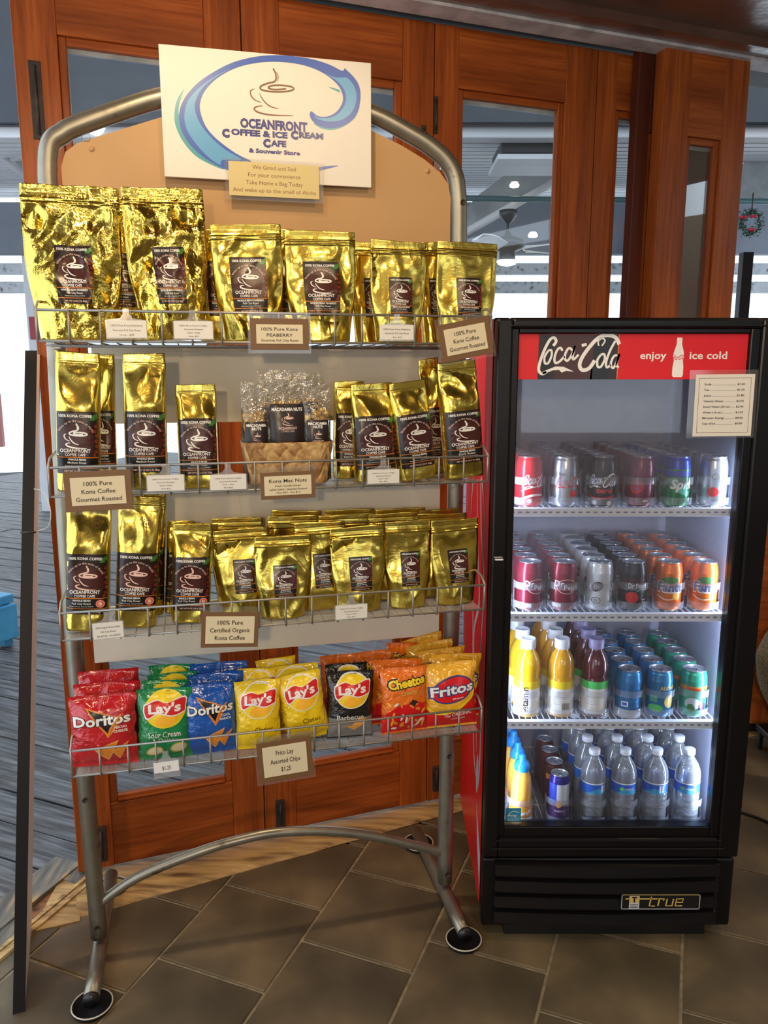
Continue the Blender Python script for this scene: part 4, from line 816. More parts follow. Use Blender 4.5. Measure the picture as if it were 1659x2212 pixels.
# ================================================================== SNACK BAGS
def film(name, col, rough=0.17):
    m = mat(name, col, rough, 0.0, 0.6); n = nn(m, 'ShaderNodeTexNoise', Scale=24.0, Detail=3, Distortion=1.0); lk(m, texco(m), n.inputs['Vector'])
    lk(m, bump(m, n.outputs['Fac'], 0.8, 0.012), P(m).inputs['Normal']); P(m).inputs['Coat Weight'].default_value = 0.5; P(m).inputs['Coat Roughness'].default_value = 0.12; return m
CH = {}
CW, CHH, CD_ = 0.150, 0.188, 0.0225
def chip_surf(seed):
    def f(x, z, side):
        s = min(abs(x) / (CW / 2), 1); t = min(max(z / CHH, 0), 1); e = abs(2 * t - 1)
        b = CD_ * (1 - s ** 3.0) ** 0.6 * (1 - min(e / 0.90, 1) ** 3.2) ** 0.75
        fold = 0.0022 * noise.noise(Vector((x * 60 + seed * 3, z * 9, side))) * sm(0.35, 0.85, e) + 0.0028 * noise.noise(Vector((x * 26 + seed, z * 26, side))) * (1 - s ** 2)
        crimp = 0.0007 * sin(z * 2400) if e > 0.91 else 0
        return b + fold * (1 if e < 0.92 else 0.5) + crimp
    return f
def chip_mesh(seed, m):
    f = chip_surf(seed); mb = MB(); NX, NZ = 24, 36; wp_ = lambda t: 1 - 0.055 * sin(pi * t) ** 1.0
    for side in (-1, 1):
        vs = []; fs = []
        for j in range(NZ + 1):
            t = j / NZ
            for i in range(NX + 1):
                x = CW / 2 * (-1 + 2 * i / NX); ed = i in (0, NX)
                y = side * (0.0006 if ed else max(f(x, CHH * t, side), 0.0006)); vs.append((x * wp_(t) + 0.003 * noise.noise(Vector((t * 7, seed, i // 12))) , y + 0.004 * sin(x * 30 + seed) * sm(0.8, 1.0, t), CHH * t))
        for j in range(NZ):
            for i in range(NX): a = j * (NX + 1) + i; q = (a, a + 1, a + NX + 2, a + NX + 1); fs.append(q if side < 0 else q[::-1])
        mb.add(vs, fs, m, True)
    def surf(x, z, off):
        t = min(max(z / CHH, 0), 1); return (x * wp_(t) + 0.003 * noise.noise(Vector((t * 7, seed, 1 if x > 0 else 0))), -max(f(x, z, -1), 0.0006) - 0.0005 - off + 0.004 * sin(x * 30 + seed) * sm(0.8, 1.0, t), z)
    return mb.mesh('film_body'), surf
def lays(d, kind):
    n0 = len(d.t)
    d.ell(0.02, 0.80, 0.335, 0.30, 'white' if kind != 'green' else 'yellow', 0, 0.15, 32); d.ell(0.02, 0.795, 0.315, 0.28, 'yellow', 1, 0.15, 32); d.ell(0.04, 0.64, 0.20, 0.10, 'sun', 2, 0.2); d.ell(0.03, 0.90, 0.18, 0.09, 'yellow', 3)
    d.poly(crom([(-0.31, 0.90), (-0.12, 0.965), (0.05, 0.93), (0.34, 0.99), (0.35, 0.80), (0.32, 0.74), (0.12, 0.69), (-0.10, 0.74), (-0.28, 0.655), (-0.33, 0.76), (-0.31, 0.90)], 4)[:-1], 'white', 3)
    d.poly(crom([(-0.295, 0.885), (-0.12, 0.945), (0.05, 0.91), (0.325, 0.97), (0.335, 0.80), (0.305, 0.755), (0.12, 0.71), (-0.10, 0.76), (-0.265, 0.68), (-0.31, 0.76), (-0.295, 0.885)], 4)[:-1], 'lred', 4)
    d.text("Lay's", 0.01, 0.765, 0.20, 'white', 5, width=0.52, bold=0.035, shear=0.12, rot=0.05)
    f = lambda p: (p[0] * 1.12, 0.86 + (p[1] - 0.80) * 1.05)
    d.t[n0:] = [(f(a), f(b), f(c), k, L) for a, b, c, k, L in d.t[n0:]]
def chip_decal(kind):
    d = Decal()
    if kind == 'x': pass
    elif kind.startswith('doritos'):
        d.poly([(-0.24, 1.0), (0.30, 0.78), (0.08, 0.46)], 'orange', 0); d.poly([(-0.19, 0.955), (0.25, 0.775), (0.08, 0.53)], 'black', 1)
        d.text('Doritos', 0.0, 0.69, 0.24, 'black', 2, width=0.84, bold=0.06, rot=0.05); d.text('Doritos', 0.0, 0.695, 0.24, 'white', 3, width=0.82, bold=0.03, rot=0.05)
        d.stroke([(0.28, 0.86), (0.12, 0.62), (0.07, 0.50)], 0.028, 'orange', 4, smooth=False)
        a, b = ('NACHO', 'CHEESE') if 'red' in kind else ('COOL', 'RANCH')
        d.text(a, 0.27, 0.62, 0.06, 'white', 3, width=0.17, bold=0.02); d.text(b, 0.26, 0.555, 0.06, 'white', 3, width=0.20, bold=0.02)
        for pts in ([(-0.12, 0.30), (0.24, 0.42), (0.06, 0.10)], [(0.12, 0.26), (0.38, 0.38), (0.22, 0.12)]):
            d.poly(pts, 'chip', 3 if pts[0][0] < 0 else 2); c = (sum(p[0] for p in pts) / 3, sum(p[1] for p in pts) / 3); d.poly([(c[0] + (p[0] - c[0]) * 0.8, c[1] + (p[1] - c[1]) * 0.8) for p in pts], 'cheddar', 4)
    elif kind.startswith('lays'):
        lays(d, kind[5:])
        if 'yellow' in kind: d.text('Classic', 0.12, 0.31, 0.12, 'ink', 3, width=0.40)
        elif 'black' in kind:
            d.rect(-0.46, 0.03, 0.46, 0.42, 'grey', 0); d.text('Barbecue', -0.02, 0.34, 0.13, 'white', 3, width=0.56); d.poly([(-0.30, 0.20), (-0.10, 0.20), (0.05, 0.12), (0.22, 0.20), (0.32, 0.36), (0.14, 0.34), (0.0, 0.22)], 'chip', 3)
        elif 'green' in kind:
            d.text('Sour Cream', 0.0, 0.40, 0.12, 'white', 3, width=0.58); d.text('& Onion', -0.02, 0.305, 0.12, 'white', 3, width=0.38)
            for x, y in ((-0.18, 0.13), (0.24, 0.18)): d.ell(x, y, 0.15, 0.10, 'gold', 2, 0.2); d.ell(x, y, 0.12, 0.075, 'cream', 3, 0.2)
        up = lambda p: (p[0], p[1] + (0.06 if p[1] > 0.45 or 'green' not in kind else 0.045))
        d.t = [(up(a), up(b), up(c), k, L) for a, b, c, k, L in d.t] if 'black' not in kind else [((a[0], a[1] + 0.055 * (a[1] > 0.44 or L == 3)), (b[0], b[1] + 0.055 * (b[1] > 0.44 or L == 3)), (c[0], c[1] + 0.055 * (c[1] > 0.44 or L == 3)), k, L) for a, b, c, k, L in d.t]
    elif kind == 'cheetos':
        d.poly([(-0.47, 0.04), (0.47, 0.04), (0.47, 0.42), (0.2, 0.50), (-0.2, 0.44), (-0.47, 0.30)], 'lred', 0)
        d.text('Cheetos', 0.03, 0.79, 0.24, 'black', 1, width=0.80, bold=0.10, rot=0.10); d.text('Cheetos', 0.03, 0.795, 0.22, 'yellow', 2, width=0.74, bold=0.045, rot=0.10)
        d.text('Crunchy', 0.06, 0.65, 0.12, 'gold', 3, width=0.36, bold=0.02, rot=0.08)
        rr = random.Random(5)
        for i in range(26): d.ell(rr.uniform(-0.36, 0.38), rr.uniform(0.10, 0.54), 0.055, 0.022, rr.choice(['cheddar', 'sun', 'orange', 'white']), 3 + i % 3, rr.uniform(0, 3), 10)
        d.poly([(0.05, 0.48), (0.12, 0.55), (0.24, 0.50), (0.16, 0.42)], 'ink', 6)
    elif kind == 'fritos':
        d.poly([(-0.47, 0.04), (0.47, 0.04), (0.47, 0.80), (0.38, 0.52), (0.05, 0.30), (-0.30, 0.28), (-0.47, 0.36)], 'lred', 0)
        d.stroke([(-0.46, 0.40), (-0.3, 0.31), (0.03, 0.34), (0.34, 0.55), (0.46, 0.85)], 0.05, 'yellow', 1)
        d.ell(0.0, 0.74, 0.40, 0.25, 'navy', 1, 0.25, 28); d.ell(0.0, 0.74, 0.37, 0.22, 'lred', 2, 0.25, 28)
        d.text('Fritos', 0.0, 0.66, 0.26, 'navy', 3, width=0.88, bold=0.09, rot=0.12, shear=0.1); d.text('Fritos', 0.0, 0.665, 0.25, 'white', 4, width=0.80, bold=0.03, rot=0.12, shear=0.1)
        d.text('BRAND', 0.10, 0.565, 0.04, 'white', 4, width=0.20, rot=0.12); d.text('The ORIGINAL', 0.10, 0.24, 0.1, 'white', 4, width=0.52, bold=0.01, rot=0.08); d.text('CORN CHIPS', 0.10, 0.17, 0.05, 'white', 4, width=0.26, rot=0.08)
    return d
CCOL = dict(doritos_red=(0.50, 0.010, 0.015), doritos_blue=(0.01, 0.09, 0.42), lays_green=(0.01, 0.23, 0.07), lays_yellow=(0.85, 0.58, 0.01), lays_black=(0.012, 0.010, 0.010), cheetos=(0.78, 0.17, 0.012), fritos=(0.80, 0.42, 0.03))
_cd = chip_decal
def chip_decal(kind):      # printing sits a little higher on some bags
    d = _cd(kind); dz = {'cheetos': 0.13, 'fritos': 0.03, 'doritos_red': 0.08, 'doritos_blue': 0.08}.get(kind, 0.0)
    up = lambda p: (p[0], p[1] + dz * sm(0.05, 0.45, p[1]))
    d.t = [(up(a), up(b), up(c), k, L) for a, b, c, k, L in d.t]; return d
def chip_bag(kind, xl, xr, yt, v, lean, label, seed=0, back=0.06, name='chip_bag'):
    key = (kind, seed % 3)
    if key not in CH:
        me, surf = chip_mesh(seed % 3 + 1, film('film_' + kind, CCOL[kind])); o = chip_decal(kind).build('printed_front', None, surf, 0.010, 0.0003, (CW * 1.06, CW), (0, 0)); CH[key] = (me, o.data); bpy.data.objects.remove(o)
    me, dm = CH[key]; z0 = SHZ[3] + 0.0015; ua, za = rk(xl, yt, v); ub, zb = rk(xr, yt, v); W_ = ub - ua; sx = W_ / CW; H_ = min(max((za + zb) / 2 - z0, 0.16), 0.23)
    r = empty(name, rw((ua + ub) / 2 - sin(lean) * H_ * 0.5, v, z0 + abs(sin(lean)) * W_ * 0.48), 0)
    r.rotation_euler = (Matrix.Rotation(YAW + 0.05 * ((seed * 7) % 3 - 1), 3, 'Z') @ Matrix.Rotation(lean, 3, 'Y') @ Matrix.Rotation(-back, 3, 'X')).to_euler(); r.scale = (sx, 1.0, H_ / CHH)
    tag(r, label, 'snack bag', 'snack bags on the bottom wire shelf')
    for nm, m_ in (('film_body', me), ('printed_front', dm)): link(bpy.data.objects.new(nm, m_), r)
    return r
K = chip_bag
K('doritos_red', 143, 294, 1515, -0.185, 0.00, 'red tortilla chip bag standing foremost at the left end of the bottom shelf', 0)
K('doritos_red', 155, 302, 1478, -0.135, 0.01, 'red tortilla chip bag in the middle of the three at the left end', 1)
K('doritos_red', 166, 300, 1450, -0.085, 0.0, 'rearmost red tortilla chip bag at the left end', 2)
K('lays_green', 292, 412, 1503, -0.185, 0.02, 'green potato chip bag standing foremost behind the hanging price tag', 1)
K('lays_green', 300, 404, 1480, -0.143, 0.06, 'second green potato chip bag, just behind the foremost', 2)
K('lays_green', 318, 425, 1460, -0.099, -0.02, 'third green potato chip bag from the front', 0)
K('lays_green', 318, 420, 1440, -0.055, 0.03, 'rearmost green potato chip bag against the back board', 1)
K('doritos_blue', 390, 512, 1484, -0.180, 0.0, 'blue tortilla chip bag standing foremost', 2)
K('doritos_blue', 405, 528, 1458, -0.130, -0.03, 'blue tortilla chip bag in the middle of three', 1)
K('doritos_blue', 408, 533, 1434, -0.080, 0.0, 'rearmost blue tortilla chip bag', 0)
K('lays_yellow', 505, 605, 1488, -0.185, 0.0, 'left of the two foremost yellow potato chip bags', 0)
K('lays_yellow', 606, 703, 1478, -0.180, -0.16, 'foremost yellow potato chip bag leaning left beside the black one', 1)
K('lays_yellow', 510, 600, 1456, -0.120, 0.05, 'yellow potato chip bag behind the left foremost one', 2)
K('lays_yellow', 575, 690, 1444, -0.120, -0.05, 'yellow potato chip bag behind the leaning one', 0)
K('lays_yellow', 558, 645, 1430, -0.065, -0.08, 'rearmost yellow potato chip bag with its back corner showing', 2)
K('lays_black', 706, 806, 1468, -0.182, 0.03, 'black barbecue potato chip bag standing foremost', 1)
K('lays_black', 704, 795, 1446, -0.130, 0.0, 'black potato chip bag behind the foremost black one', 2)
K('cheetos', 692, 770, 1430, -0.070, 0.0, 'orange cheese snack bag hidden behind the black ones', 0)
K('cheetos', 822, 925, 1472, -0.185, 0.0, 'orange cheese snack bag standing foremost', 2)
K('cheetos', 803, 910, 1452, -0.138, 0.03, 'second orange cheese snack bag, behind the foremost', 1)
K('cheetos', 765, 855, 1418, -0.070, -0.04, 'orange cheese snack bag at the back, right of the black ones', 1)
K('cheetos', 835, 900, 1412, -0.028, 0.04, 'narrow orange cheese snack bag at the very back', 2)
K('fritos', 918, 1030, 1450, -0.184, -0.02, 'foremost yellow and red corn chip bag at the right end', 0)
K('fritos', 930, 1038, 1455, -0.138, 0.04, 'second yellow and red corn chip bag at the right end', 1)
K('fritos', 908, 1010, 1432, -0.096, -0.06, 'third yellow and red corn chip bag from the front at the right end', 2)
K('fritos', 885, 985, 1405, -0.056, -0.12, 'yellow corn chip bag leaning left, second from the back', 0)
K('fritos', 872, 968, 1384, -0.018, -0.22, 'rearmost yellow corn chip bag leaning hard left', 1)
# ================================================================== BASKET OF MACADAMIA NUTS
bu0, _ = rk(524, 1000, -0.14); bu1, _ = rk(714, 1000, -0.14); bz1 = rk(620, 956, -0.195)[1]; bw = bu1 - bu0; bh = bz1 - SHZ[1]
bk = empty('woven_basket', rw((bu0 + bu1) / 2, -0.135, SHZ[1] + 0.001), YAW); tag(bk, 'woven palm leaf basket holding nut bags on the second shelf', 'basket')
M_PALM = noisy('palm_strip', [(0.3, (0.36, 0.20, 0.065)), (0.5, (0.52, 0.32, 0.12)), (0.75, (0.64, 0.43, 0.18))], (60, 60, 60), 0.5, 4, 1)
M_PALMD = noisy('palm_strip_dark', [(0.3, (0.24, 0.11, 0.035)), (0.7, (0.44, 0.24, 0.08))], (60, 60, 60), 0.5, 4, 1)
def bask(a, z):      # a = distance along the rim (metres), rounded rectangle
    hw, hd, r = bw / 2, 0.060, 0.03
    per = [(2 * (hw - r), 's'), (r * pi / 2, 'c'), (2 * (hd - r), 's'), (r * pi / 2, 'c')] * 2; L = sum(p[0] for p in per); a = a % L
    k = 0; 
    while a > per[k][0]: a -= per[k][0]; k += 1
    segs = [((-(hw - r), -hd), (1, 0)), ((hw - r, -(hd - r)), -pi / 2), ((hw, -(hd - r)), (0, 1)), ((hw - r, hd - r), 0), ((hw - r, hd), (-1, 0)), ((-(hw - r), hd - r), pi / 2), ((-hw, hd - r), (0, -1)), ((-(hw - r), -(hd - r)), pi)]
    if k % 2 == 0: (x, y), (dx, dy) = segs[k]; p = (x + dx * a, y + dy * a); n = (dy, -dx)
    else: (x, y), t0 = segs[k]; t = t0 + a / r; p = (x + r * cos(t), y + r * sin(t)); n = (cos(t), sin(t))
    tp = 0.86 + 0.14 * min(z / bh, 1); return Vector((p[0] * tp, p[1] * tp, z)), Vector((n[0], n[1], 0))
PER = 2 * (2 * (bw / 2 - .03)) + 2 * (2 * 0.03) + 2 * pi * 0.03
mb = MB()
N = 48; vs = [bask(PER * k / N, 0.004)[0] * 0.97 for k in range(N)] + [bask(PER * k / N, bh - 0.003)[0] - bask(PER * k / N, bh)[1] * 0.002 for k in range(N)]
mb.add(vs, [(k, (k + 1) % N, N + (k + 1) % N, N + k) for k in range(N)] + [tuple(range(N))[::-1]], M_PALMD, True); mb.build('basket_wall', bk)
ncol = 18; cw_ = PER / ncol; cell = cw_ / 2
nrow = int(math.ceil(bh / cell)) + 1; rng = random.Random(3)
for r_ in range(-1, nrow + 1):
    for c_ in range(ncol):
        a0 = c_ * cw_ + (r_ % 2) * cell; zc = r_ * cell
        dirn = 1 if (r_ % 2) else -1; L_, Wd = cell * 1.30, cell * 0.72; pts = []
        for (s, t) in ((-1, -1), (1, -1), (1, 1), (-1, 1)):
            a = a0 + (s * L_ - dirn * t * Wd) * 0.7071 ; z = zc + (s * dirn * L_ + t * Wd) * 0.7071; pts.append((a, z))
        # clip the strip at rim and base
        def clipz(pp, zl, keep_below):
            out = []
            for i in range(len(pp)):
                p, q = pp[i], pp[(i + 1) % len(pp)]; ip = (p[1] <= zl) if keep_below else (p[1] >= zl); iq = (q[1] <= zl) if keep_below else (q[1] >= zl)
                if ip: out.append(p)
                if ip != iq: f_ = (zl - p[1]) / (q[1] - p[1]); out.append((p[0] + (q[0] - p[0]) * f_, zl))
            return out
        pp = clipz(clipz(pts, bh - 0.001, True), 0.003, False)
        if len(pp) < 3: continue
        cz = sum(p[1] for p in pp) / len(pp); ca = sum(p[0] for p in pp) / len(pp); vs = []
        n_ = len(pp)
        for a, z in pp: p, nr = bask(a, z); h = 0.0010 + 0.0012 * (1 - min(hypot(a - a0, z - zc) / (L_ * 1.2), 1)); vs.append(p + nr * h)
        p, nr = bask(ca, cz); vs.append(p + nr * 0.0032)
        for a, z in pp: p, nr = bask(a, z); vs.append(p - nr * 0.0006)
        mb = MB(); mb.add(vs, [(i, (i + 1) % n_, n_) for i in range(n_)] + [(i, n_ + 1 + i, n_ + 1 + (i + 1) % n_, (i + 1) % n_) for i in range(n_)], rng.choice([M_PALM, M_PALM, M_PALMD])); mb.build('strip', bk)
M_NUT = noisy('macadamia', [(0.3, (0.62, 0.40, 0.11)), (0.7, (0.78, 0.56, 0.20))], (40, 40, 40), 0.45, 3)
nut_mb = MB(); nut_mb.lathe([(0, -0.0072), (0.0045, -0.0058), (0.0070, -0.002), (0.0070, 0.002), (0.0045, 0.0058), (0, 0.0072)], M_NUT, 10)
nut_me = nut_mb.mesh('nut')
def nut_decal():
    d = Decal(); d.rrect(-0.5, 0, 0.5, 1.3, 0.08, 'dark', 0); d.ell(0, 0.42, 0.40, 0.26, 'maroon', 1); d.ell(0, 0.32, 0.36, 0.2, 'lred', 1)
    return d
def nut_bag(px, wpx, yt, ylt, v, label, two):
    z0 = SHZ[1] + 0.008; u, z1 = rk(px, yt, v); ua, ub = rk(px - wpx / 2, yt, v)[0], rk(px + wpx / 2, yt, v)[0]; W_ = ub - ua; H_ = z1 - z0
    r = empty('macadamia_nut_bag', rw(u, v, z0), YAW); tag(r, label, 'nut bag', 'cellophane bags of macadamia nuts in the basket')
    mb = MB(); NX, NZ = 14, 26; dmax = 0.017
    def f(s, t): return dmax * (1 - abs(s) ** 3) ** 0.6 * (1 - 0.9 * sm(0.45, 0.95, t)) + 0.0018 * noise.noise(Vector((s * 4 + px, t * 11, 0))) * sm(0.3, 0.8, t)
    vs = []; 
    for side in (-1, 1):
        vs = [((-1 + 2 * i / NX) * W_ / 2 * (1 + 0.03 * noise.noise(Vector((j * .3, px, i // 8)))), side * (f(-1 + 2 * i / NX, j / NZ) + 0.0004), H_ * j / NZ) for j in range(NZ + 1) for i in range(NX + 1)]
        mb.add(vs, [(j * (NX + 1) + i, j * (NX + 1) + i + 1, (j + 1) * (NX + 1) + i + 1, (j + 1) * (NX + 1) + i) for j in range(NZ) for i in range(NX)], M_CELLO, True)
    mb.build('cellophane', r)
    zl = rk(px, ylt, v)[1] - z0; lw = W_ * 0.86 if not two else W_ * 0.80
    d = Decal(); hh = zl / lw; d.rrect(-0.5, 0, 0.5, hh, 0.07, 'dark', 0); cz = hh * 0.52
    d.ell(0, hh * 0.40, 0.42, 0.30, 'maroon', 1); d.ell(0, hh * 0.34, 0.34, 0.20, 'lred', 2)
    if two: d.text('MACADAMIA', 0, hh - 0.22, 0.17, 'white', 3, width=0.86, bold=0.04); d.text('NUTS', 0, hh - 0.37, 0.17, 'white', 3, width=0.42, bold=0.04); cup_logo(d, 0, hh - 0.66, 0.34, 'pink', 3); d.text('OCEANFRONT', 0, hh - 0.98, 0.10, 'pink', 3, width=0.5, bold=0.02); d.text('COFFEE CAFE', 0, hh - 1.07, 0.08, 'pink', 3, width=0.36)
    else: d.text('MACADAMIA NUTS', 0, hh - 0.20, 0.13, 'white', 3, width=0.90, bold=0.04); cup_logo(d, 0, hh - 0.44, 0.34, 'pink', 3); d.text('OCEANFRONT', 0, hh - 0.74, 0.10, 'pink', 3, width=0.54, bold=0.02); d.text('COFFEE CAFE', 0, hh - 0.82, 0.08, 'pink', 3, width=0.38)
    rr = random.Random(int(px))
    for i in range(20): d.ell(rr.uniform(-0.40, 0.40), max(0.06, hh * 0.30 * (1 - 0.3 * rr.random()) - 0.02 * i / 20), 0.075, 0.068, ['yellow', 'cream', 'gold'][i % 3], 4 + i % 4, n=12)
    d.build('printed_label', r, lambda x, z, o: (x, -f(x / (W_ / 2), z / H_) - 0.0008 - o, z), 0.012, 0.0003, (lw, lw), (0, 0.0))
    for i in range(26):
        o = bpy.data.objects.new('nut', nut_me); link(o, r); o.location = (rr.uniform(-0.40, 0.40) * W_, rr.uniform(-0.003, 0.004), zl + rr.uniform(-0.02, 0.022 if two else 0.004)); o.rotation_euler = (rr.random() * 3, rr.random() * 3, 0)
nut_bag(617, 86, 803, 872, -0.150, 'middle clear bag of macadamia nuts with the tall dark label', False)
nut_bag(550, 62, 826, 910, -0.155, 'left clear bag of macadamia nuts with nuts above its label', True)
nut_bag(683, 60, 828, 906, -0.155, 'right clear bag of macadamia nuts with glare on its label', True)
nut_bag(592, 74, 798, 878, -0.105, 'rear clear nut bag behind the left and middle ones', False)
nut_bag(655, 74, 806, 868, -0.105, 'rear clear nut bag behind the middle and right ones', False)
# ================================================================== SIGNS AND PRICE TAGS
M_CARDB = mat('brown_mat_card', (0.17, 0.085, 0.032), 0.5); M_CARDC = mat('cream_card', (0.70, 0.60, 0.40), 0.55); M_TAGW = mat('white_tag_card', (0.74, 0.71, 0.64), 0.5)
flat = lambda x, z, o: (x, -0.0032 - o, z)
def wire_sign(px, py, wpx, hpx, rot, lines, label, v=-0.232, border=0.012, sleeve=True):
    u, z = rk(px, py, v); W_ = rk(px + wpx / 2, py, v)[0] - rk(px - wpx / 2, py, v)[0]; H_ = rk(px, py - hpx / 2, v)[1] - rk(px, py + hpx / 2, v)[1]
    r = empty('shelf_sign', rw(u, v, z)); r.rotation_euler = (Matrix.Rotation(YAW, 3, 'Z') @ Matrix.Rotation(-rot, 3, 'Y')).to_euler(); tag(r, label, 'sign')
    mb = MB(); mb.bbox(-W_ / 2, W_ / 2, -0.0018, 0.0, -H_ / 2, H_ / 2, M_CARDB, 0.0005); mb.build('brown_mount', r)
    mb = MB(); mb.bbox(-W_ / 2 + border, W_ / 2 - border, -0.0028, -0.0015, -H_ / 2 + border, H_ / 2 - border, M_CARDC, 0.0003); mb.build('cream_card', r)
    if sleeve: mb = MB(); mb.box(-W_ / 2 - 0.005, W_ / 2 + 0.005, 0.0002, 0.0005, -H_ / 2 - 0.007, H_ / 2 + 0.012, M_SLEEVE); mb.build('clear_sleeve', r)
    d = Decal(); hh = H_ - 2 * border; ww = W_ - 2 * border; n = len(lines)
    tot = sum(l[1] for l in lines); y = hh / 2 - 0.10 * hh
    for (t, sz, wd) in lines:
        lh = hh * 0.84 * sz / tot; d.text(t, 0, y - lh * 0.72, lh * 0.78, 'ink', 0, width=ww * wd, bold=0.005); y -= lh
    d.build('lettering', r, flat, 1.0, 0.0001); return r
wire_sign(604, 722, 126, 68, 0.0, [('100% Pure Kona', 1.1, 0.78), ('PEABERRY', 1.1, 0.56), ('Gourmet Full City Roast', 0.8, 0.80)], 'brown framed peaberry sign hanging on the top shelf')
wire_sign(1006, 733, 112, 82, 0.19, [('100% Pure', 1, 0.52), ('Kona Coffee', 1, 0.62), ('Gourmet Roasted', 1, 0.86)], 'brown framed sign tilted at the right end of the top shelf')
wire_sign(213, 1060, 146, 86, 0.02, [('100% Pure', 1, 0.52), ('Kona Coffee', 1, 0.62), ('Gourmet Roasted', 1, 0.84)], 'large brown framed sign at the left end of the second shelf')
wire_sign(622, 1048, 118, 58, 0.015, [('Kona Mac Nuts', 1.5, 0.80), ('Fresh / Locally Grown', 0.8, 0.54), ('Lightly Salted - Gourmet Roasted', 0.8, 0.80), ('10oz $23 - 5oz $13', 0.7, 0.50)], 'brown framed macadamia nut sign in front of the basket', border=0.008)
wire_sign(497, 1360, 124, 76, -0.07, [('100% Pure', 1, 0.52), ('Certified Organic', 1, 0.82), ('Kona Coffee', 1, 0.62)], 'brown framed organic coffee sign hanging on the third shelf', border=0.009)
wire_sign(616, 1640, 118, 86, 0.055, [('Frito Lay', 1, 0.40), ('Assorted Chips', 1, 0.68), ('$1.25', 1, 0.22)], 'brown framed chip price sign hanging on the bottom shelf')
def price_tag(px, py, wpx, hpx, lines, label, rot=0.0, white=False):
    v = -0.229; u, z = rk(px, py, v); W_ = rk(px + wpx / 2, py, v)[0] - rk(px - wpx / 2, py, v)[0]; H_ = rk(px, py - hpx / 2, v)[1] - rk(px, py + hpx / 2, v)[1]
    r = empty('price_tag', rw(u, v, z)); r.rotation_euler = (Matrix.Rotation(YAW, 3, 'Z') @ Matrix.Rotation(-rot, 3, 'Y')).to_euler(); tag(r, label, 'price tag', 'price tags clipped on the wire shelves')
    mb = MB(); mb.prism([(-W_ / 2 - 0.002, -H_ / 2 - 0.003), (W_ / 2 + 0.002, -H_ / 2 - 0.003), (W_ / 2 + 0.002, H_ / 2), (0.012, H_ / 2 + 0.004), (0.006, H_ / 2 + 0.012), (0.006, H_ / 2 + 0.022), (-0.006, H_ / 2 + 0.022), (-0.006, H_ / 2 + 0.012), (-0.012, H_ / 2 + 0.004), (-W_ / 2 - 0.002, H_ / 2)], -0.0008, 0.0008, M_DIVIDER); mb.build('clear_holder', r)
    mb = MB(); h0 = -H_ / 2 + (H_ * 0.30 if white else 0.0); mb.bbox(-W_ / 2, W_ / 2, -0.0022, -0.0010, h0, H_ / 2 - (H_ * 0.05 if white else 0), mat('tag_strip_white', (0.8, 0.8, 0.78), 0.5) if white else M_TAGW, 0.0002); mb.build('card', r)
    d = Decal(); n = len(lines); hh = H_ / 2 - h0
    for i, (t, wd) in enumerate(lines): d.text(t, 0, H_ / 2 - hh * (0.14 + 0.80 * (i + 0.80) / n), hh * 0.8 / n * 0.62, 'ink', 0, width=W_ * wd)
    d.build('lettering', r, lambda x, z, o: (x, -0.0024 - o, z), 1.0, 0.0001)
PL = [('100% Pure Kona Coffee', 0.72), ('Gourmet Roasted', 0.48), ('Dark / Med', 0.32)]
price_tag(274, 711, 86, 38, [('100% Pure Kona Peaberry', 0.8), ('Gourmet Full City Roast', 0.7), ('16 oz - $49', 0.36)], 'price tag under the gap between the two large pouches')
price_tag(418, 713, 84, 38, PL + [('16oz $39', 0.26)], 'price tag in front of the second large pouch, top shelf')
price_tag(857, 718, 72, 32, [('100% Pure Kona Peaberry', 0.8), ('Gourmet Full City Roast', 0.72), ('4oz - $14', 0.26)], 'price tag at the dark topped small pouch, top shelf')
price_tag(358, 1043, 80, 34, PL + [('16oz $33', 0.26)], 'price tag just right of the large sign, second shelf')
price_tag(493, 1041, 78, 33, PL + [('8oz $22', 0.26)], 'price tag just left of the basket, second shelf')
price_tag(828, 1029, 68, 30, PL + [('8oz $22', 0.26)], 'price tag right of the basket, second shelf')
price_tag(234, 1361, 66, 34, [('100% Organic Kona Coffee', 0.8), ('Full City Roast', 0.5), ('8oz $25.00 - 16oz $45.00', 0.76)], 'price tag at the left end of the third shelf', 0.03)
price_tag(759, 1321, 68, 30, PL + [('4oz $10', 0.26)], 'price tag in the middle of the third shelf')
price_tag(360, 1660, 54, 34, [('$1.25', 0.34)], 'white strip price tag reading $1.25 on the bottom shelf', 0.03, True)
# shop sign on the header board
v = -0.030; c_ = [rk(px, py, v) for px, py in ((344, 96), (805, 135), (799, 405), (354, 381))]
SU = (c_[0][0] + c_[3][0]) / 2; SW = (c_[1][0] + c_[2][0]) / 2 - SU; SB = (c_[2][1] + c_[3][1]) / 2; SH = (c_[0][1] + c_[1][1]) / 2 - SB
sg = empty('shop_sign', rw(SU, v, SB), YAW); tag(sg, 'white shop sign with a blue wave and coffee cup above the rack', 'sign')
mb = MB(); mb.bbox(0, SW, 0.0, 0.006, 0, SH, mat('white_foam_board', (0.72, 0.68, 0.60), 0.55), 0.001); mb.build('foam_board', sg)
mb = MB(); mb.bbox(0.12, 0.16, 0.006, 0.0255, 0.02, 0.10, M_TAGW, 0.001); mb.bbox(SW - 0.16, SW - 0.12, 0.006, 0.0255, 0.02, 0.10, M_TAGW, 0.001); mb.build('mounting_pad', sg)
def q(x, y):      # measured drawing of the sign, straightened
    top = 18 + 137 * (x - 8) / 1600; bot = 1003 + 92 * (x - 45) / 1543; vv = (y - top) / (bot - top); l = 8 + 37 * vv; r = 1608 - 20 * vv; return ((x - l) / (r - l) * SW, (1 - vv) * SH)
d = Decal(); Q = lambda L: [q(*p) for p in crom(list(L) + [L[0]], 4)[:-1]]
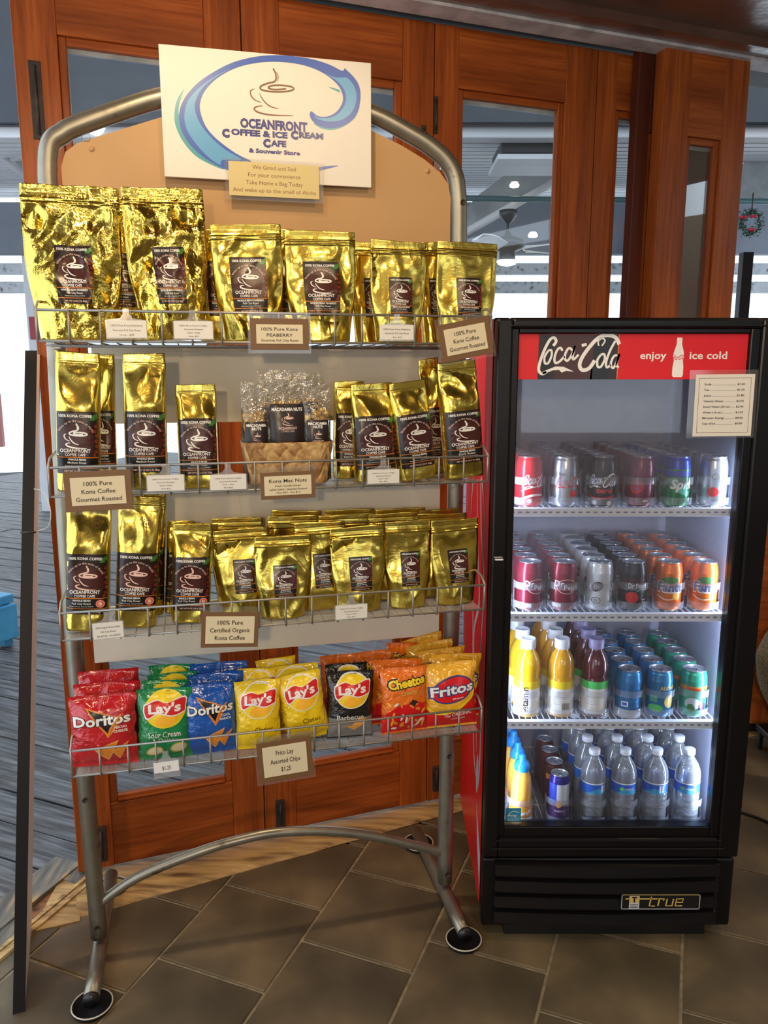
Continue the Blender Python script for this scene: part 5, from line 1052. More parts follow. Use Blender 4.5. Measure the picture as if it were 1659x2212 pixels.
wave = [(1395, 192), (1375, 212), (1280, 168), (1150, 128), (1000, 105), (850, 98), (700, 112), (550, 150), (420, 212), (300, 292), (215, 380), (165, 470), (150, 560), (165, 650), (210, 740), (280, 820), (360, 885), (470, 945), (520, 950), (600, 890), (672, 890), (560, 830), (430, 730), (350, 640), (310, 545), (300, 460), (330, 372), (400, 290), (500, 222), (620, 175), (760, 150), (900, 147), (1050, 165), (1180, 205), (1280, 262), (1350, 330), (1378, 400), (1368, 460), (1320, 520), (1250, 552), (1180, 548), (1130, 512), (1118, 545), (1145, 592), (1210, 630), (1300, 640), (1400, 612), (1480, 540), (1515, 430), (1510, 330), (1468, 260)]
d.poly(Q([(190, 340), (140, 420), (118, 520), (125, 620), (178, 740), (270, 850), (400, 925), (475, 947), (360, 860), (240, 760), (175, 640), (150, 540), (152, 460)]), 'teal', 0)
d.poly(Q([(1512, 470), (1470, 560), (1380, 625), (1290, 652), (1205, 640), (1150, 600), (1300, 620), (1400, 590), (1470, 520)]), 'teal', 0)
d.poly(Q([(1260, 330), (1355, 372), (1345, 350), (1300, 338)]), 'teal', 0); d.poly(Q([(1150, 950), (1215, 930), (1332, 925), (1215, 955), (1160, 965)]), 'wave', 0)
d.poly(Q(wave), 'wave', 1)
d.poly(Q([(540, 190), (400, 262), (290, 345), (215, 435), (188, 545), (205, 650), (265, 750), (350, 850), (440, 915), (460, 878), (600, 878), (480, 800), (375, 705), (305, 610), (268, 520), (268, 445), (312, 352), (400, 272)]), 'sky', 2)
d.poly(Q([(1235, 228), (1330, 262), (1415, 265), (1472, 335), (1485, 420), (1450, 515), (1370, 575), (1270, 590), (1180, 572), (1150, 545), (1190, 562), (1270, 562), (1340, 530), (1392, 462), (1402, 395), (1372, 325), (1310, 270)]), 'sky', 2)
def Lq(txt, x, y, hpx, wpx, bold, k='navy'):
    a, b = q(x, y); wd = wpx / 1600 * SW; d.text(txt, a, b, hpx / 985 * SH / 0.72, k, 4, width=wd, bold=bold)
Lq('OCEANFRONT', 845, 648, 70, 515, 0.045); Lq('OFFEE & ICE', 735, 700, 45, 430, 0.05); Lq('C', 486, 704, 60, 58, 0.07); Lq('C', 998, 719, 60, 58, 0.07); Lq('REAM', 1125, 716, 44, 190, 0.05)
Lq('C', 788, 780, 60, 58, 0.07); Lq('AFE', 876, 776, 44, 120, 0.05); Lq('& Souvenir Store', 846, 832, 32, 395, 0.04)
a, b = q(832, 370); 
k_ = SW / 1600
def cq(L): return [q(*p) for p in L]
for pts, wd, tp in (([(845, 195), (864, 240), (858, 288), (800, 305), (752, 325), (747, 346), (790, 361), (870, 367), (960, 362), (998, 346), (975, 328), (900, 319), (830, 322), (806, 336), (830, 348), (880, 350), (940, 345)], 11, False), ([(868, 220), (881, 252), (876, 290)], 6, True), ([(702, 345), (673, 360), (675, 392), (700, 425), (750, 447)], 9, True), ([(740, 378), (755, 412), (790, 455), (830, 480), (880, 492)], 8, True), ([(760, 470), (715, 478), (697, 494), (722, 517), (790, 535), (880, 543), (990, 545)], 11, True)):
    d.stroke(cq(pts), wd * k_, 'coffee', 4, taper=tp)
d.build('printed_face', sg, lambda x, z, o: (x, -0.0003 - o, z), 1.0, 0.00012)
v = -0.036; a0, a1 = rk(493, 347, v), rk(690, 431, v); cw2, ch2 = a1[0] - a0[0], a0[1] - a1[1]
gd = empty('grind_notice', rw(a0[0], v, a1[1]), YAW); tag(gd, 'small olive card under the wave sign about grinding and sealing coffee', 'notice')
mb = MB(); mb.bbox(0, cw2, 0, 0.002, 0, ch2, mat('olive_card', (0.60, 0.49, 0.22), 0.5), 0.0003); mb.build('card', gd)
mb = MB(); mb.box(-0.008, cw2 + 0.01, 0.0022, 0.0025, -0.008, ch2 + 0.008, M_SLEEVE); mb.build('clear_sleeve', gd)
d = Decal()
for i, (t, wd) in enumerate((('We Grind and Seal', 0.48), ('For your convenience', 0.58), ('Take Home a Bag Today', 0.63), ('And wake up to the smell of Aloha', 0.92))): d.text(t, cw2 * 0.5, ch2 * (0.80 - 0.225 * i), ch2 * 0.17, 'brown', 0, width=cw2 * wd)
d.build('lettering', gd, lambda x, z, o: (x, -0.0002 - o, z), 1.0, 0.0001)
# ================================================================== DRINKS COOLER
scn.cycles.transparent_max_bounces = 24
FX, FY = 0.255, 1.800; FW, FD, FH = 0.650, 0.585, 1.583
fr = empty('drinks_cooler', (FX, FY, 0)); tag(fr, 'black upright drinks cooler with a red banner and lit glass door', 'cooler')
M_INW = mat('cooler_liner', (0.36, 0.37, 0.46), 0.4); M_SHW = mat('white_shelf_wire', (0.80, 0.82, 0.86), 0.35); M_CBK = noisy('black_enamel', [(0.3, (0.0035, 0.003, 0.0035)), (0.7, (0.006, 0.005, 0.006))], (3, 3, 3), 0.30, spec=0.3)
M_RED = mat('red_side_vinyl', (0.52, 0.012, 0.020), 0.30)
mb = MB()
mb.bbox(0.0, 0.036, 0.052, FD, 0.055, FH, M_CBK, 0.004); mb.bbox(FW - 0.036, FW, 0.052, FD, 0.055, FH, M_CBK, 0.004)
mb.bbox(0.036, FW - 0.036, 0.052, FD, FH - 0.05, FH, M_CBK, 0.003); mb.bbox(0.036, FW - 0.036, FD - 0.035, FD, 0.055, FH - 0.05, M_CBK, 0.003); mb.bbox(0.036, FW - 0.036, 0.052, FD - 0.035, 0.055, 0.235, M_CBK, 0.003)
mb.build('cabinet', fr)
mb = MB(); mb.box(0.037, 0.043, 0.054, FD - 0.037, 0.236, FH - 0.051, M_INW); mb.box(FW - 0.043, FW - 0.037, 0.054, FD - 0.037, 0.236, FH - 0.051, M_INW); mb.box(0.043, FW - 0.043, FD - 0.042, FD - 0.036, 0.236, FH - 0.051, M_INW)
mb.box(0.043, FW - 0.043, 0.054, FD - 0.042, 0.236, 0.242, M_INW); mb.box(0.043, FW - 0.043, 0.054, FD - 0.042, FH - 0.057, FH - 0.051, M_INW); mb.build('inner_liner', fr)
mb = MB(); mb.bbox(0.06, FW - 0.06, 0.02, FD - 0.03, 0.0, 0.055, M_BLACK, 0.003); mb.build('plinth', fr)
# door frame with stepped profile
GL, GR, GB, GT = 0.052, 0.577, 0.318, 1.545
mb = MB()
for (x0, x1, z0, z1) in ((0.0, 0.036, 0.238, 1.578), (FW - 0.052, FW, 0.238, 1.578), (0.036, FW - 0.052, 0.238, 0.290), (0.036, FW - 0.052, 1.556, 1.578)): mb.bbox(x0, x1, 0.0, 0.048, z0, z1, M_CBK, 0.005)
dfr = mb.build('door_frame', fr)
mb = MB()
for (x0, x1, z0, z1) in ((0.034, GL, 0.288, 1.558), (GR, FW - 0.050, 0.288, 1.558), (GL, GR, 0.288, GB), (GL, GR, GT, 1.558)): mb.bbox(x0, x1, 0.010, 0.046, z0, z1, M_CBK, 0.003)
mb.build('inner_trim', dfr)
mb = MB(); mb.bbox(0.030, FW - 0.046, -0.005, 0.003, 1.560, 1.564, M_CBK, 0.0015); mb.bbox(0.02, FW - 0.04, -0.006, 0.003, 0.262, 0.267, M_CBK, 0.0015); mb.bbox(0.03, FW - 0.046, -0.004, 0.003, 0.284, 0.288, M_CBK, 0.001); mb.build('ridge', dfr)
mb = MB(); mb.bbox(0.008, 0.028, -0.004, 0.002, 1.020, 1.0235, M_SHW, 0.001); mb.bbox(0.006, 0.026, -0.004, 0.002, 1.0255, 1.029, M_WIRE, 0.001); mb.build('latch', dfr)
mb = MB(); mb.box(GL, GR, 0.030, 0.034, GB, GT, M_FOG); mb.build('glass_pane', dfr)
# grille
gr = MB(); gr.bbox(0.0, FW, 0.014, 0.052, 0.030, 0.226, M_CBK, 0.006); gro = gr.build('lower_grille', fr)
for i in range(4):
    z0 = 0.048 + i * 0.045; vs = []; NS = 16; prof = [(0.014, z0), (-0.004, z0 + 0.003), (-0.007, z0 + 0.008), (-0.001, z0 + 0.034), (0.014, z0 + 0.040)]
    m_ = MB()
    for k in range(NS + 1): x = 0.030 + (FW - 0.075) * k / NS; bow = -0.010 * sin(pi * k / NS); vs += [(x, y + bow, z) for y, z in prof]
    m_.add(vs, [(k * 5 + j, k * 5 + 5 + j, k * 5 + 6 + j, k * 5 + 1 + j) for k in range(NS) for j in range(4)] + [tuple(range(5)), tuple(NS * 5 + j for j in range(5))], M_CBK); m_.build('louvre', gro)
bx0, bx1, bz0, bz1 = 0.352, 0.553, 0.105, 0.147; m_ = MB(); m_.bbox(bx0, bx1, -0.020, -0.012, bz0, bz1, M_BLACK, 0.001); bdg = m_.build('name_badge', gro)
d = Decal(); CR = 'card'
for (a, b, c_, e) in ((0, 0, 0.201, 0.0018), (0, 0.0402, 0.201, 0.042), (0, 0, 0.0018, 0.042), (0.1992, 0, 0.201, 0.042)): d.rect(a, b, c_, e, 'silver' if b == 0 else 'gold', 1)
d.rect(0.020, 0.002, 0.046, 0.038, 'silver', 2); d.rect(0.021, 0.018, 0.045, 0.037, 'gold', 3); d.text('T', 0.033, 0.021, 0.020, 'dark', 4, bold=0.05)
for i in range(3): d.rect(0.023, 0.004 + i * 0.0045, 0.043, 0.006 + i * 0.0045, 'ink', 3)
def st(pts, k='gold'): d.stroke(pts, 0.0036, k, 2, smooth=False)
st([(0.010, 0.030), (0.075, 0.030), (0.092, 0.030)]); st([(0.076, 0.036), (0.072, 0.010), (0.086, 0.009)]); st([(0.094, 0.030), (0.110, 0.030), (0.107, 0.024)]); st([(0.097, 0.030), (0.094, 0.010)]); st([(0.117, 0.030), (0.114, 0.010), (0.130, 0.010), (0.133, 0.030)]); st([(0.156, 0.010), (0.138, 0.010), (0.141, 0.030), (0.158, 0.030), (0.156, 0.020), (0.140, 0.020)])
d.build('lettering', gro, lambda x, z, o: (x + bx0, -0.0203 - o, z + bz0), 1.0, 0.0001)
# red side panel with pale script swashes
d = Decal(); d.rect(0.055, 0.06, FD - 0.002, FH - 0.004, 'cokered', 0)
for pts, wd in (([(0.12, 1.02), (0.16, 1.14), (0.22, 1.18), (0.19, 1.05), (0.12, 0.95), (0.14, 0.78), (0.22, 0.62)], 0.018), ([(0.30, 1.16), (0.26, 1.0), (0.20, 0.86), (0.30, 0.74), (0.26, 0.60), (0.18, 0.44)], 0.022), ([(0.42, 1.0), (0.34, 0.8), (0.30, 0.60), (0.24, 0.40), (0.17, 0.36)], 0.022), ([(0.12, 0.62), (0.11, 0.46), (0.14, 0.36), (0.17, 0.36)], 0.018), ([(0.48, 1.3), (0.40, 1.2), (0.44, 1.05)], 0.02)): d.stroke(pts, wd, 'silver', 1, taper=True)
d.ell(0.155, 0.385, 0.024, 0.06, 'silver', 2, 0.1); d.poly([(0.06, 0.10), (0.062, 0.20), (0.16, 0.30), (0.13, 0.20)], 'silver', 1)
d.build('side_graphic', fr, lambda y, z, o: (-0.0006 - o, y, z), 1.0, 0.0004)
# banner: header strip with a weak even emission
def script_cola(d, x, y, s, k, L=3, wd=0.030):
    def c(pts): return [(x + (px - 470) / 520 * s, y - (py - 190) / 520 * s) for px, py in pts]
    for pts, w_ in (([(300, 128), (318, 100), (305, 76), (278, 88), (245, 150), (218, 228), (210, 285), (232, 310), (262, 298)], 1.0), ([(268, 160), (246, 200), (250, 240), (272, 238), (292, 190), (288, 156), (268, 160)], 0.75), ([(362, 160), (348, 140), (326, 158), (312, 205), (318, 238), (345, 230), (378, 195)], 0.8), ([(428, 158), (404, 142), (382, 180), (384, 218), (404, 220), (432, 170), (444, 128)], 0.8), ([(444, 128), (432, 190), (438, 216), (470, 185)], 0.8),
            ([(488, 126), (520, 118)], 1.0), ([(735, 118), (708, 74), (655, 60), (600, 74), (548, 125), (496, 200), (480, 255), (502, 286), (545, 272), (578, 222)], 1.3), ([(600, 128), (596, 98), (622, 80), (640, 96), (620, 128)], 0.5), ([(618, 185), (596, 220), (600, 262), (622, 262), (644, 215), (638, 182), (618, 185)], 0.8), ([(708, 96), (676, 160), (654, 235), (662, 268), (686, 250)], 0.8), ([(724, 186), (700, 200), (686, 245), (702, 272), (722, 240), (740, 180)], 0.8), ([(740, 180), (724, 250), (740, 268)], 0.8)):
        d.stroke(c(pts), wd * s * w_, k, L)
    d.poly(c([(232, 300), (262, 285), (320, 262), (375, 264), (445, 296), (392, 290), (362, 302), (345, 284), (300, 288), (240, 314)]), k, L)
bz, bt = 1.443, 1.545; bwd = GR - GL
mb = MB(); mb.bbox(GL + 0.001, GR - 0.001, 0.020, 0.029, bz, bt, emit('emissive_red', (0.58, 0.004, 0.012), 0.14), 0.0005); bn = mb.build('header_banner', fr)
d = Decal(); d.rect(0.045, 0.0, 0.228, 0.101, 'dark', 0); d.rect(0.085, 0.0, 0.170, 0.101, 'maroon', 1)
d.poly([(0.045, 0), (0.058, 0.101), (0.082, 0.101), (0.072, 0.0)], 'black', 1); d.poly([(0.165, 0), (0.175, 0.101), (0.215, 0.101), (0.205, 0.0)], 'black', 1); d.rect(0.2265, 0, 0.2285, 0.101, 'orange', 2)
script_cola(d, 0.137, 0.054, 0.180, 'card', 3, 0.036)
d.text('enjoy', 0.308, 0.046, 0.024, 'card', 2, width=0.060, bold=0.02); d.text('ice cold', 0.434, 0.046, 0.024, 'card', 2, width=0.086, bold=0.02)
bot = [(0.006, 0.094), (0.006, 0.080), (0.0115, 0.060), (0.0125, 0.052), (0.0105, 0.042), (0.0125, 0.028), (0.0125, 0.010), (0.010, 0.005)]
d.poly([(0.366 + x, z) for x, z in bot] + [(0.366 - x, z) for x, z in bot[::-1]], 'card', 2); script_cola(d, 0.366, 0.049, 0.024, 'cokered', 3, 0.04)
d.build('banner_print', bn, lambda x, z, o: (x + GL + 0.001, 0.0198 - o, z + bz), 1.0, 0.0001)
# printed price list in a sleeve, energy sticker
pl = empty('price_list', (0.708, FY - 0.0075, 1.314), 0, 0, -0.01); tag(pl, 'cream price list sheet in a clear sleeve on the cooler door', 'price list')
mb = MB(); mb.bbox(0.0, 0.134, 0.0, 0.0015, 0.0, 0.140, mat('list_paper', (0.72, 0.68, 0.60), 0.5), 0.0003); mb.build('paper', pl)
mb = MB(); mb.box(-0.014, 0.142, 0.0016, 0.0018, -0.004, 0.150, M_SLEEVE); mb.build('clear_sleeve', pl)
d = Decal(); 
for a, b, c_, e in ((0.008, 0.008, 0.126, 0.0088), (0.008, 0.1312, 0.126, 0.132), (0.008, 0.008, 0.0088, 0.132), (0.1252, 0.008, 0.126, 0.132)): d.rect(a, b, c_, e, 'brown', 0)
for i, (a, b, w_) in enumerate((('Soda', '$1.60', .016), ('Tea', '$1.35', .012), ('Juice', '$1.80', .017), ('Vitamin Water', '$3.05', .046), ('Smart Water (20 oz.)', '$2.95', .062), ('Water (16 oz.)', '$1.25', .044), ('Monster Energy', '$4.50', .050), ('Cup of Ice', '$0.50', .030))):
    z = 0.116 - i * 0.0127; d.text(a, 0.020, z, 0.006, 'ink', 0, width=w_, align='l', bold=0.02); d.text(b, 0.112, z, 0.006, 'ink', 0, width=0.017, align='r', bold=0.02); d.rect(0.022 + w_, z, 0.092, z + 0.0005, 'ink', 0)
d.build('lettering', pl, lambda x, z, o: (x, -0.0002 - o, z), 1.0, 0.0001)
stk = MB(); stk.bbox(0.058, 0.097, 0.0275, 0.0290, 0.322, 0.359, mat('cyan_sticker', (0.02, 0.22, 0.36), 0.4), 0.0002); stk = stk.build('efficiency_sticker', fr)
d = Decal(); d.stroke([(0.004, 0.014), (0.012, 0.025), (0.022, 0.029), (0.034, 0.024)], 0.0012, 'card', 0); d.text('energy', 0.017, 0.014, 0.01, 'card', 0, width=0.022); d.rect(0.003, 0.009, 0.036, 0.0095, 'card', 0); d.text('ENERGY STAR', 0.0195, 0.003, 0.004, 'card', 0, width=0.030)
d.build('sticker_print', stk, lambda x, z, o: (x + 0.058, 0.0273 - o, z + 0.322), 1.0, 0.0001)
# strip lamps behind the door frame (real tubes with the light they give)
for x, sgn in ((0.050, 1), (FW - 0.050, -1)):
    m_ = MB(); m_.tube([(x, 0.062, 0.33), (x, 0.062, 1.27)], 0.005, emit('led_tube', (0.72, 0.84, 1.0), 6.0), 8); m_.build('strip_lamp', fr)
    l = bpy.data.lights.new('strip_light', 'AREA'); l.shape = 'RECTANGLE'; l.size = 0.012; l.size_y = 0.95; l.energy = 3.0; l.color = (0.62, 0.76, 1.0)
    o = bpy.data.objects.new('strip_light', l); C.objects.link(o); o.location = (FX + x + sgn * 0.008, FY + 0.070, 0.79); o.rotation_euler = Vector((-sgn * 0.75, -0.66, 0)).to_track_quat('Z', 'Y').to_euler()
CSH = (1.128, 0.862, 0.575, 0.268)
m0 = MB()
for k in range(36): x = 0.050 + 0.5475 * k / 35; m0.tube([(x, 0.072, 0.0), (x, FD - 0.045, 0.0)], 0.0016, M_SHW, 4)
for y in (0.2, 0.38, FD - 0.046): m0.tube([(0.045, y, -0.003), (FW - 0.045, y, -0.003)], 0.0022, M_SHW, 5)
grid = m0.mesh('wire_grid'); m0 = MB()
m0.bbox(0.046, 0.602, 0.062, 0.066, -0.012, 0.004, M_SHW, 0.001); m0.bbox(0.046, 0.602, 0.060, 0.076, 0.003, 0.006, M_SHW, 0.001); m0.bbox(0.046, 0.602, 0.060, 0.076, -0.014, -0.011, M_SHW, 0.001)
rail = m0.mesh('front_rail'); m0 = MB()
for k in range(30): x = 0.052 + 0.0183 * k; m0.box(x, x + 0.010, 0.0612, 0.0622, -0.006, -0.002, M_STEEL)
slots = m0.mesh('rail_slots')
for z in CSH:
    so = bpy.data.objects.new('cooler_shelf', rail); link(so, fr); so.location = (0, 0, z); o = bpy.data.objects.new('wire_grid', grid); link(o, so); o['kind'] = 'stuff'; link(bpy.data.objects.new('rail_slots', slots), so)
# -------- cans
M_LID = mat('can_lid', (0.62, 0.64, 0.68), 0.25, 0.9)
def canbody(r, h, m, m2=None, neck=0.0085):
    mb = MB(); pr = [(0, 0.004), (r * 0.70, 0.001), (r * 0.80, 0.0), (r * 0.86, 0.004), (r * 0.985, 0.011), (r, 0.018), (r, h - 0.030), (r * 0.99, h - 0.024), (r * 0.955, h - 0.021), (r * 0.965, h - 0.018), (r * 0.925, h - 0.015), (r * 0.935, h - 0.012), (r * 0.88, h - 0.007), (r * 0.84, h - 0.004), (r * 0.86, h - 0.001)]
    mb.lathe(pr, m, 28, mfun=(lambda i: (M_LID if i < 3 else (m2 or m) if i >= 6 else m))); return mb
lid_cache = {}
def lid_mesh(r, h):
    if (r, h) in lid_cache: return lid_cache[(r, h)]
    mb = MB(); mb.lathe([(r * 0.86, h - 0.001), (r * 0.87, h), (r * 0.84, h + 0.0003), (r * 0.82, h - 0.003), (r * 0.78, h - 0.0045), (r * 0.74, h - 0.003), (0, h - 0.003)], M_LID, 28)
    pts = [(r * 0.14 * cos(t * 2 * pi / 16), -r * 0.22 + r * 0.32 * sin(t * 2 * pi / 16), h - 0.0018) for t in range(16)]; mb.tube(pts, 0.0011, M_LID, 5, closed=True); mb.disc(0.003, h - 0.0012, M_LID, 10, (0, 0.0))
    lid_cache[(r, h)] = mb.mesh('lid'); return lid_cache[(r, h)]
def paint(k, c, metal=0.35, rough=0.28): return mat('can_' + k, c, rough, metal)
CANS = {}
def can_type(kind):
    if kind in CANS: return CANS[kind]
    r, h = 0.0330, 0.126; d = Decal(); top = None
    if kind == 'red cola': c = paint('red', (0.62, 0.008, 0.014)); script_cola(d, 0.0, 0.066, 0.072, 'card', 1, 0.034); d.stroke([(-0.04, 0.042), (-0.01, 0.052), (0.045, 0.056)], 0.0022, 'card', 1); d.stroke([(-0.045, 0.020), (-0.01, 0.032), (0.03, 0.030)], 0.006, 'card', 1, taper=True); d.ell(-0.018, 0.018, 0.006, 0.006, 'card', 1)
    elif kind == 'silver diet cola': c = paint('silver', (0.52, 0.54, 0.57), 0.8); d.text('Diet', -0.012, 0.080, 0.014, 'ink', 1); script_cola(d, 0.006, 0.062, 0.060, 'lred', 1, 0.036); d.rect(0.012, 0.028, 0.03, 0.044, 'lred', 1)
    elif kind == 'black zero cola': c = paint('black', (0.012, 0.012, 0.014)); script_cola(d, 0.0, 0.066, 0.072, 'card', 1, 0.036); d.text('zero', 0.004, 0.038, 0.018, 'lred', 1, width=0.038, bold=0.03); d.stroke([(-0.045, 0.034), (-0.01, 0.024), (0.04, 0.030)], 0.004, 'lred', 1); d.ell(-0.018, 0.014, 0.006, 0.006, 'card', 1); d.ell(0.018, 0.012, 0.006, 0.006, 'card', 1)
    elif kind == 'maroon cherry soda': c = paint('plum', (0.17, 0.012, 0.045)); d.ell(-0.020, 0.052, 0.018, 0.016, 'lred', 1); d.ell(-0.020, 0.052, 0.013, 0.011, 'mauve', 2); d.rect(-0.004, 0.016, 0.010, 0.020, 'card', 1)
    elif kind == 'green lemon lime soda': c = paint('green', (0.01, 0.20, 0.07)); top = paint('blue', (0.01, 0.05, 0.42)); d.rect(-0.1, 0.078, 0.1, 0.092, 'royal', 0); d.stroke([(-0.045, 0.050), (-0.02, 0.068), (0.0, 0.046), (0.03, 0.034)], 0.012, 'lgreen', 1); d.text('Sprite', 0.018, 0.048, 0.032, 'card', 2, bold=0.04, shear=0.2)
    elif kind == 'silver cherry soda': c = paint('silver', (0.52, 0.54, 0.57), 0.8); d.text('Coke', 0.006, 0.070, 0.024, 'grey', 1, shear=0.2); d.ell(-0.012, 0.040, 0.013, 0.012, 'lred', 1); d.text('ZERO', 0.014, 0.028, 0.010, 'grey', 1)
    elif kind == 'maroon pepper soda': c = paint('wine', (0.22, 0.008, 0.022)); d.text('Dr', -0.014, 0.066, 0.022, 'card', 1, bold=0.02); d.text('Pepper', 0.024, 0.058, 0.018, 'card', 1, bold=0.02); d.ring(0.006, 0.066, 0.026, 0.018, 0.0015, 'pink', 1); d.rect(-0.034, 0.012, -0.008, 0.022, 'card', 1)
    elif kind == 'white diet pepper soda':
        c = paint('white', (0.66, 0.66, 0.64), 0.3)
        for x, z, a in ((-0.022, 0.066, 0.5), (0.030, 0.066, -0.5)): d.ell(x, z, 0.016, 0.012, 'maroon', 1, a); d.text('Dr', x, z - 0.005, 0.014, 'card', 2)
        for x in (-0.024, 0.026): d.ring(x, 0.030, 0.011, 0.008, 0.0014, 'maroon', 1); d.text('D', x, 0.026, 0.011, 'maroon', 1)
    elif kind == 'black cherry pepper soda': c = paint('black', (0.012, 0.012, 0.014)); d.rect(-0.05, 0.066, 0.05, 0.086, 'maroon', 0); d.text('Dr Pepper', 0.0, 0.062, 0.018, 'card', 1, width=0.056, bold=0.02); d.ell(-0.018, 0.038, 0.016, 0.015, 'lred', 1); d.stroke([(-0.01, 0.052), (0.010, 0.058), (0.024, 0.040)], 0.002, 'lgreen', 1); d.rect(0.010, 0.030, 0.030, 0.032, 'card', 1); d.rect(0.010, 0.024, 0.026, 0.026, 'card', 1)
    elif kind == 'orange soda': c = paint('orange', (0.80, 0.16, 0.012)); d.ell(0.0, 0.082, 0.022, 0.009, 'green', 0); d.text('Fanta', 0.002, 0.052, 0.034, 'card', 1, width=0.068, bold=0.09); d.text('Fanta', 0.002, 0.054, 0.032, 'navy', 2, width=0.064, bold=0.05); d.ell(0.018, 0.042, 0.011, 0.010, 'sun', 1); d.stroke([(-0.032, 0.042), (-0.01, 0.032), (0.01, 0.034)], 0.0025, 'card', 1)
    elif kind == 'blue light beer': c = paint('sky', (0.03, 0.22, 0.50)); d.rect(-0.1, 0.0, 0.1, 0.024, 'silver', 0); d.rect(-0.024, 0.032, -0.006, 0.046, 'card', 1); d.rect(-0.021, 0.035, -0.009, 0.043, 'blue', 2); d.text('LIGHT', 0.014, 0.034, 0.012, 'navy', 1); d.text('CLASSIC', 0.01, 0.022, 0.007, 'navy', 2); d.ring(0.0, 0.084, 0.005, 0.005, 0.001, 'navy', 1)
    elif kind == 'blue pineapple juice': c = paint('azure', (0.03, 0.20, 0.40)); d.text('ALOHA', 0.014, 0.078, 0.014, 'gold', 1, width=0.045, bold=0.04); d.ell(0.020, 0.046, 0.016, 0.018, 'gold', 1); d.rect(-0.034, 0.044, -0.014, 0.062, 'lgreen', 1); d.ell(-0.018, 0.028, 0.02, 0.010, 'lime', 1)
    elif kind == 'green fruit juice': c = paint('mint', (0.03, 0.34, 0.20)); d.rect(-0.1, 0.076, 0.1, 0.086, 'orange', 0); d.text('Hawaiian Sun', 0.0, 0.077, 0.01, 'lred', 1, width=0.055, bold=0.03); d.ell(-0.01, 0.04, 0.02, 0.016, 'silver', 1); d.ell(0.016, 0.032, 0.012, 0.012, 'purple', 2); d.ell(-0.014, 0.028, 0.010, 0.012, 'green', 2)
    b = canbody(r, h, c, top).mesh('can_body')
    o = d.build('printed_front', None, lambda x, z, o_: ((r + 0.0002 + o_) * sin(x / r), -(r + 0.0002 + o_) * cos(x / r), z), 0.008, 0.0001) if d.t else None
    p_ = o.data if o else None
    if o: bpy.data.objects.remove(o)
    CANS[kind] = (b, lid_mesh(r, h), p_); return CANS[kind]
ORD = ['foremost', 'second from the front', 'third from the front', 'fourth from the front', 'fifth from the front', 'sixth from the front']
COL = ['leftmost', 'second', 'third', 'fourth', 'fifth', 'rightmost']
def put_can(kind, x, y, z, label, rz, group, meshes=None, name='drink_can', cat='can'):
    b, l, p_ = meshes or can_type(kind); r = empty(name, (FX + x, FY + y, z + 0.0018), rz); tag(r, label, cat, group)
    link(bpy.data.objects.new('can_body', b), r); link(bpy.data.objects.new('lid', l), r)
    if p_: link(bpy.data.objects.new('printed_front', p_), r)
CX = (0.104, 0.194, 0.286, 0.380, 0.470, 0.562); rng = random.Random(11)
top_k = ('red cola', 'silver diet cola', 'black zero cola', 'maroon cherry soda', 'green lemon lime soda', 'silver cherry soda')
sec_k = ('maroon pepper soda', 'maroon pepper soda', 'white diet pepper soda', 'black cherry pepper soda', 'orange soda', 'orange soda')
CXS = (0.115, 0.201, 0.293, 0.377, 0.468, 0.558)
def divider(x, z, r, label):
    o = empty('can_divider', (FX + x, FY + 0.118, z + 0.0022)); tag(o, label, 'divider', 'clear dividers on the cooler shelves')
    for nm, z0, z1, sg in (('upper_band', 0.058, 0.076, 30), ('lower_band', 0.008, 0.026, 30)):
        m_ = MB(); vs = []
        N = 24
        for k in range(N + 1):
            t = -pi * 0.5 + pi * k / N; vs += [(r * sin(t), -r * cos(t), z0), (r * sin(t), -r * cos(t), z1)]
        m_.add(vs, [(2 * k, 2 * k + 2, 2 * k + 3, 2 * k + 1) for k in range(N)], M_DIVIDER, True)
        m_.build(nm, o, fix=False)
    m_ = MB()
    for sx in (-1, 1): m_.box(sx * r - 0.0006, sx * r + 0.0006, 0.0, 0.36, 0.0, 0.030, M_DIVIDER); m_.box(sx * r - 0.0006, sx * r + 0.0006, -0.004, 0.010, 0.0, 0.076, M_DIVIDER)
    m_.build('side_wall', o)
for si, (kinds, z, xs, sn) in enumerate(((top_k, CSH[0], CX, 'top'), (sec_k, CSH[1], CXS, 'second'))):
    for c_, kd in enumerate(kinds):
        for r_ in range(6):
            put_can(kd, xs[c_] - 0.0 * r_, 0.118 + r_ * 0.0685, z, '%s can, %s, %s column, %s cooler shelf' % (kd, ORD[r_], COL[c_], sn), rng.uniform(-0.25, 0.25) + (0.5 if kd == 'red cola' else 0), 'drink cans on the %s cooler shelf' % sn)
        divider(xs[c_], z, 0.0395, 'clear divider of the %s can column on the %s cooler shelf' % (COL[c_], sn))
for c_, (kd, x) in enumerate((('blue light beer', 0.383), ('blue pineapple juice', 0.463), ('green fruit juice', 0.552))):
    for r_ in range(5): put_can(kd, x, 0.118 + r_ * 0.0685, CSH[2], '%s can, %s, on the third cooler shelf' % (kd, ORD[r_]), rng.uniform(-0.15, 0.15), 'juice cans on the third cooler shelf')
    divider(x, CSH[2], 0.0385, 'clear divider around the %s column, third cooler shelf' % kd)
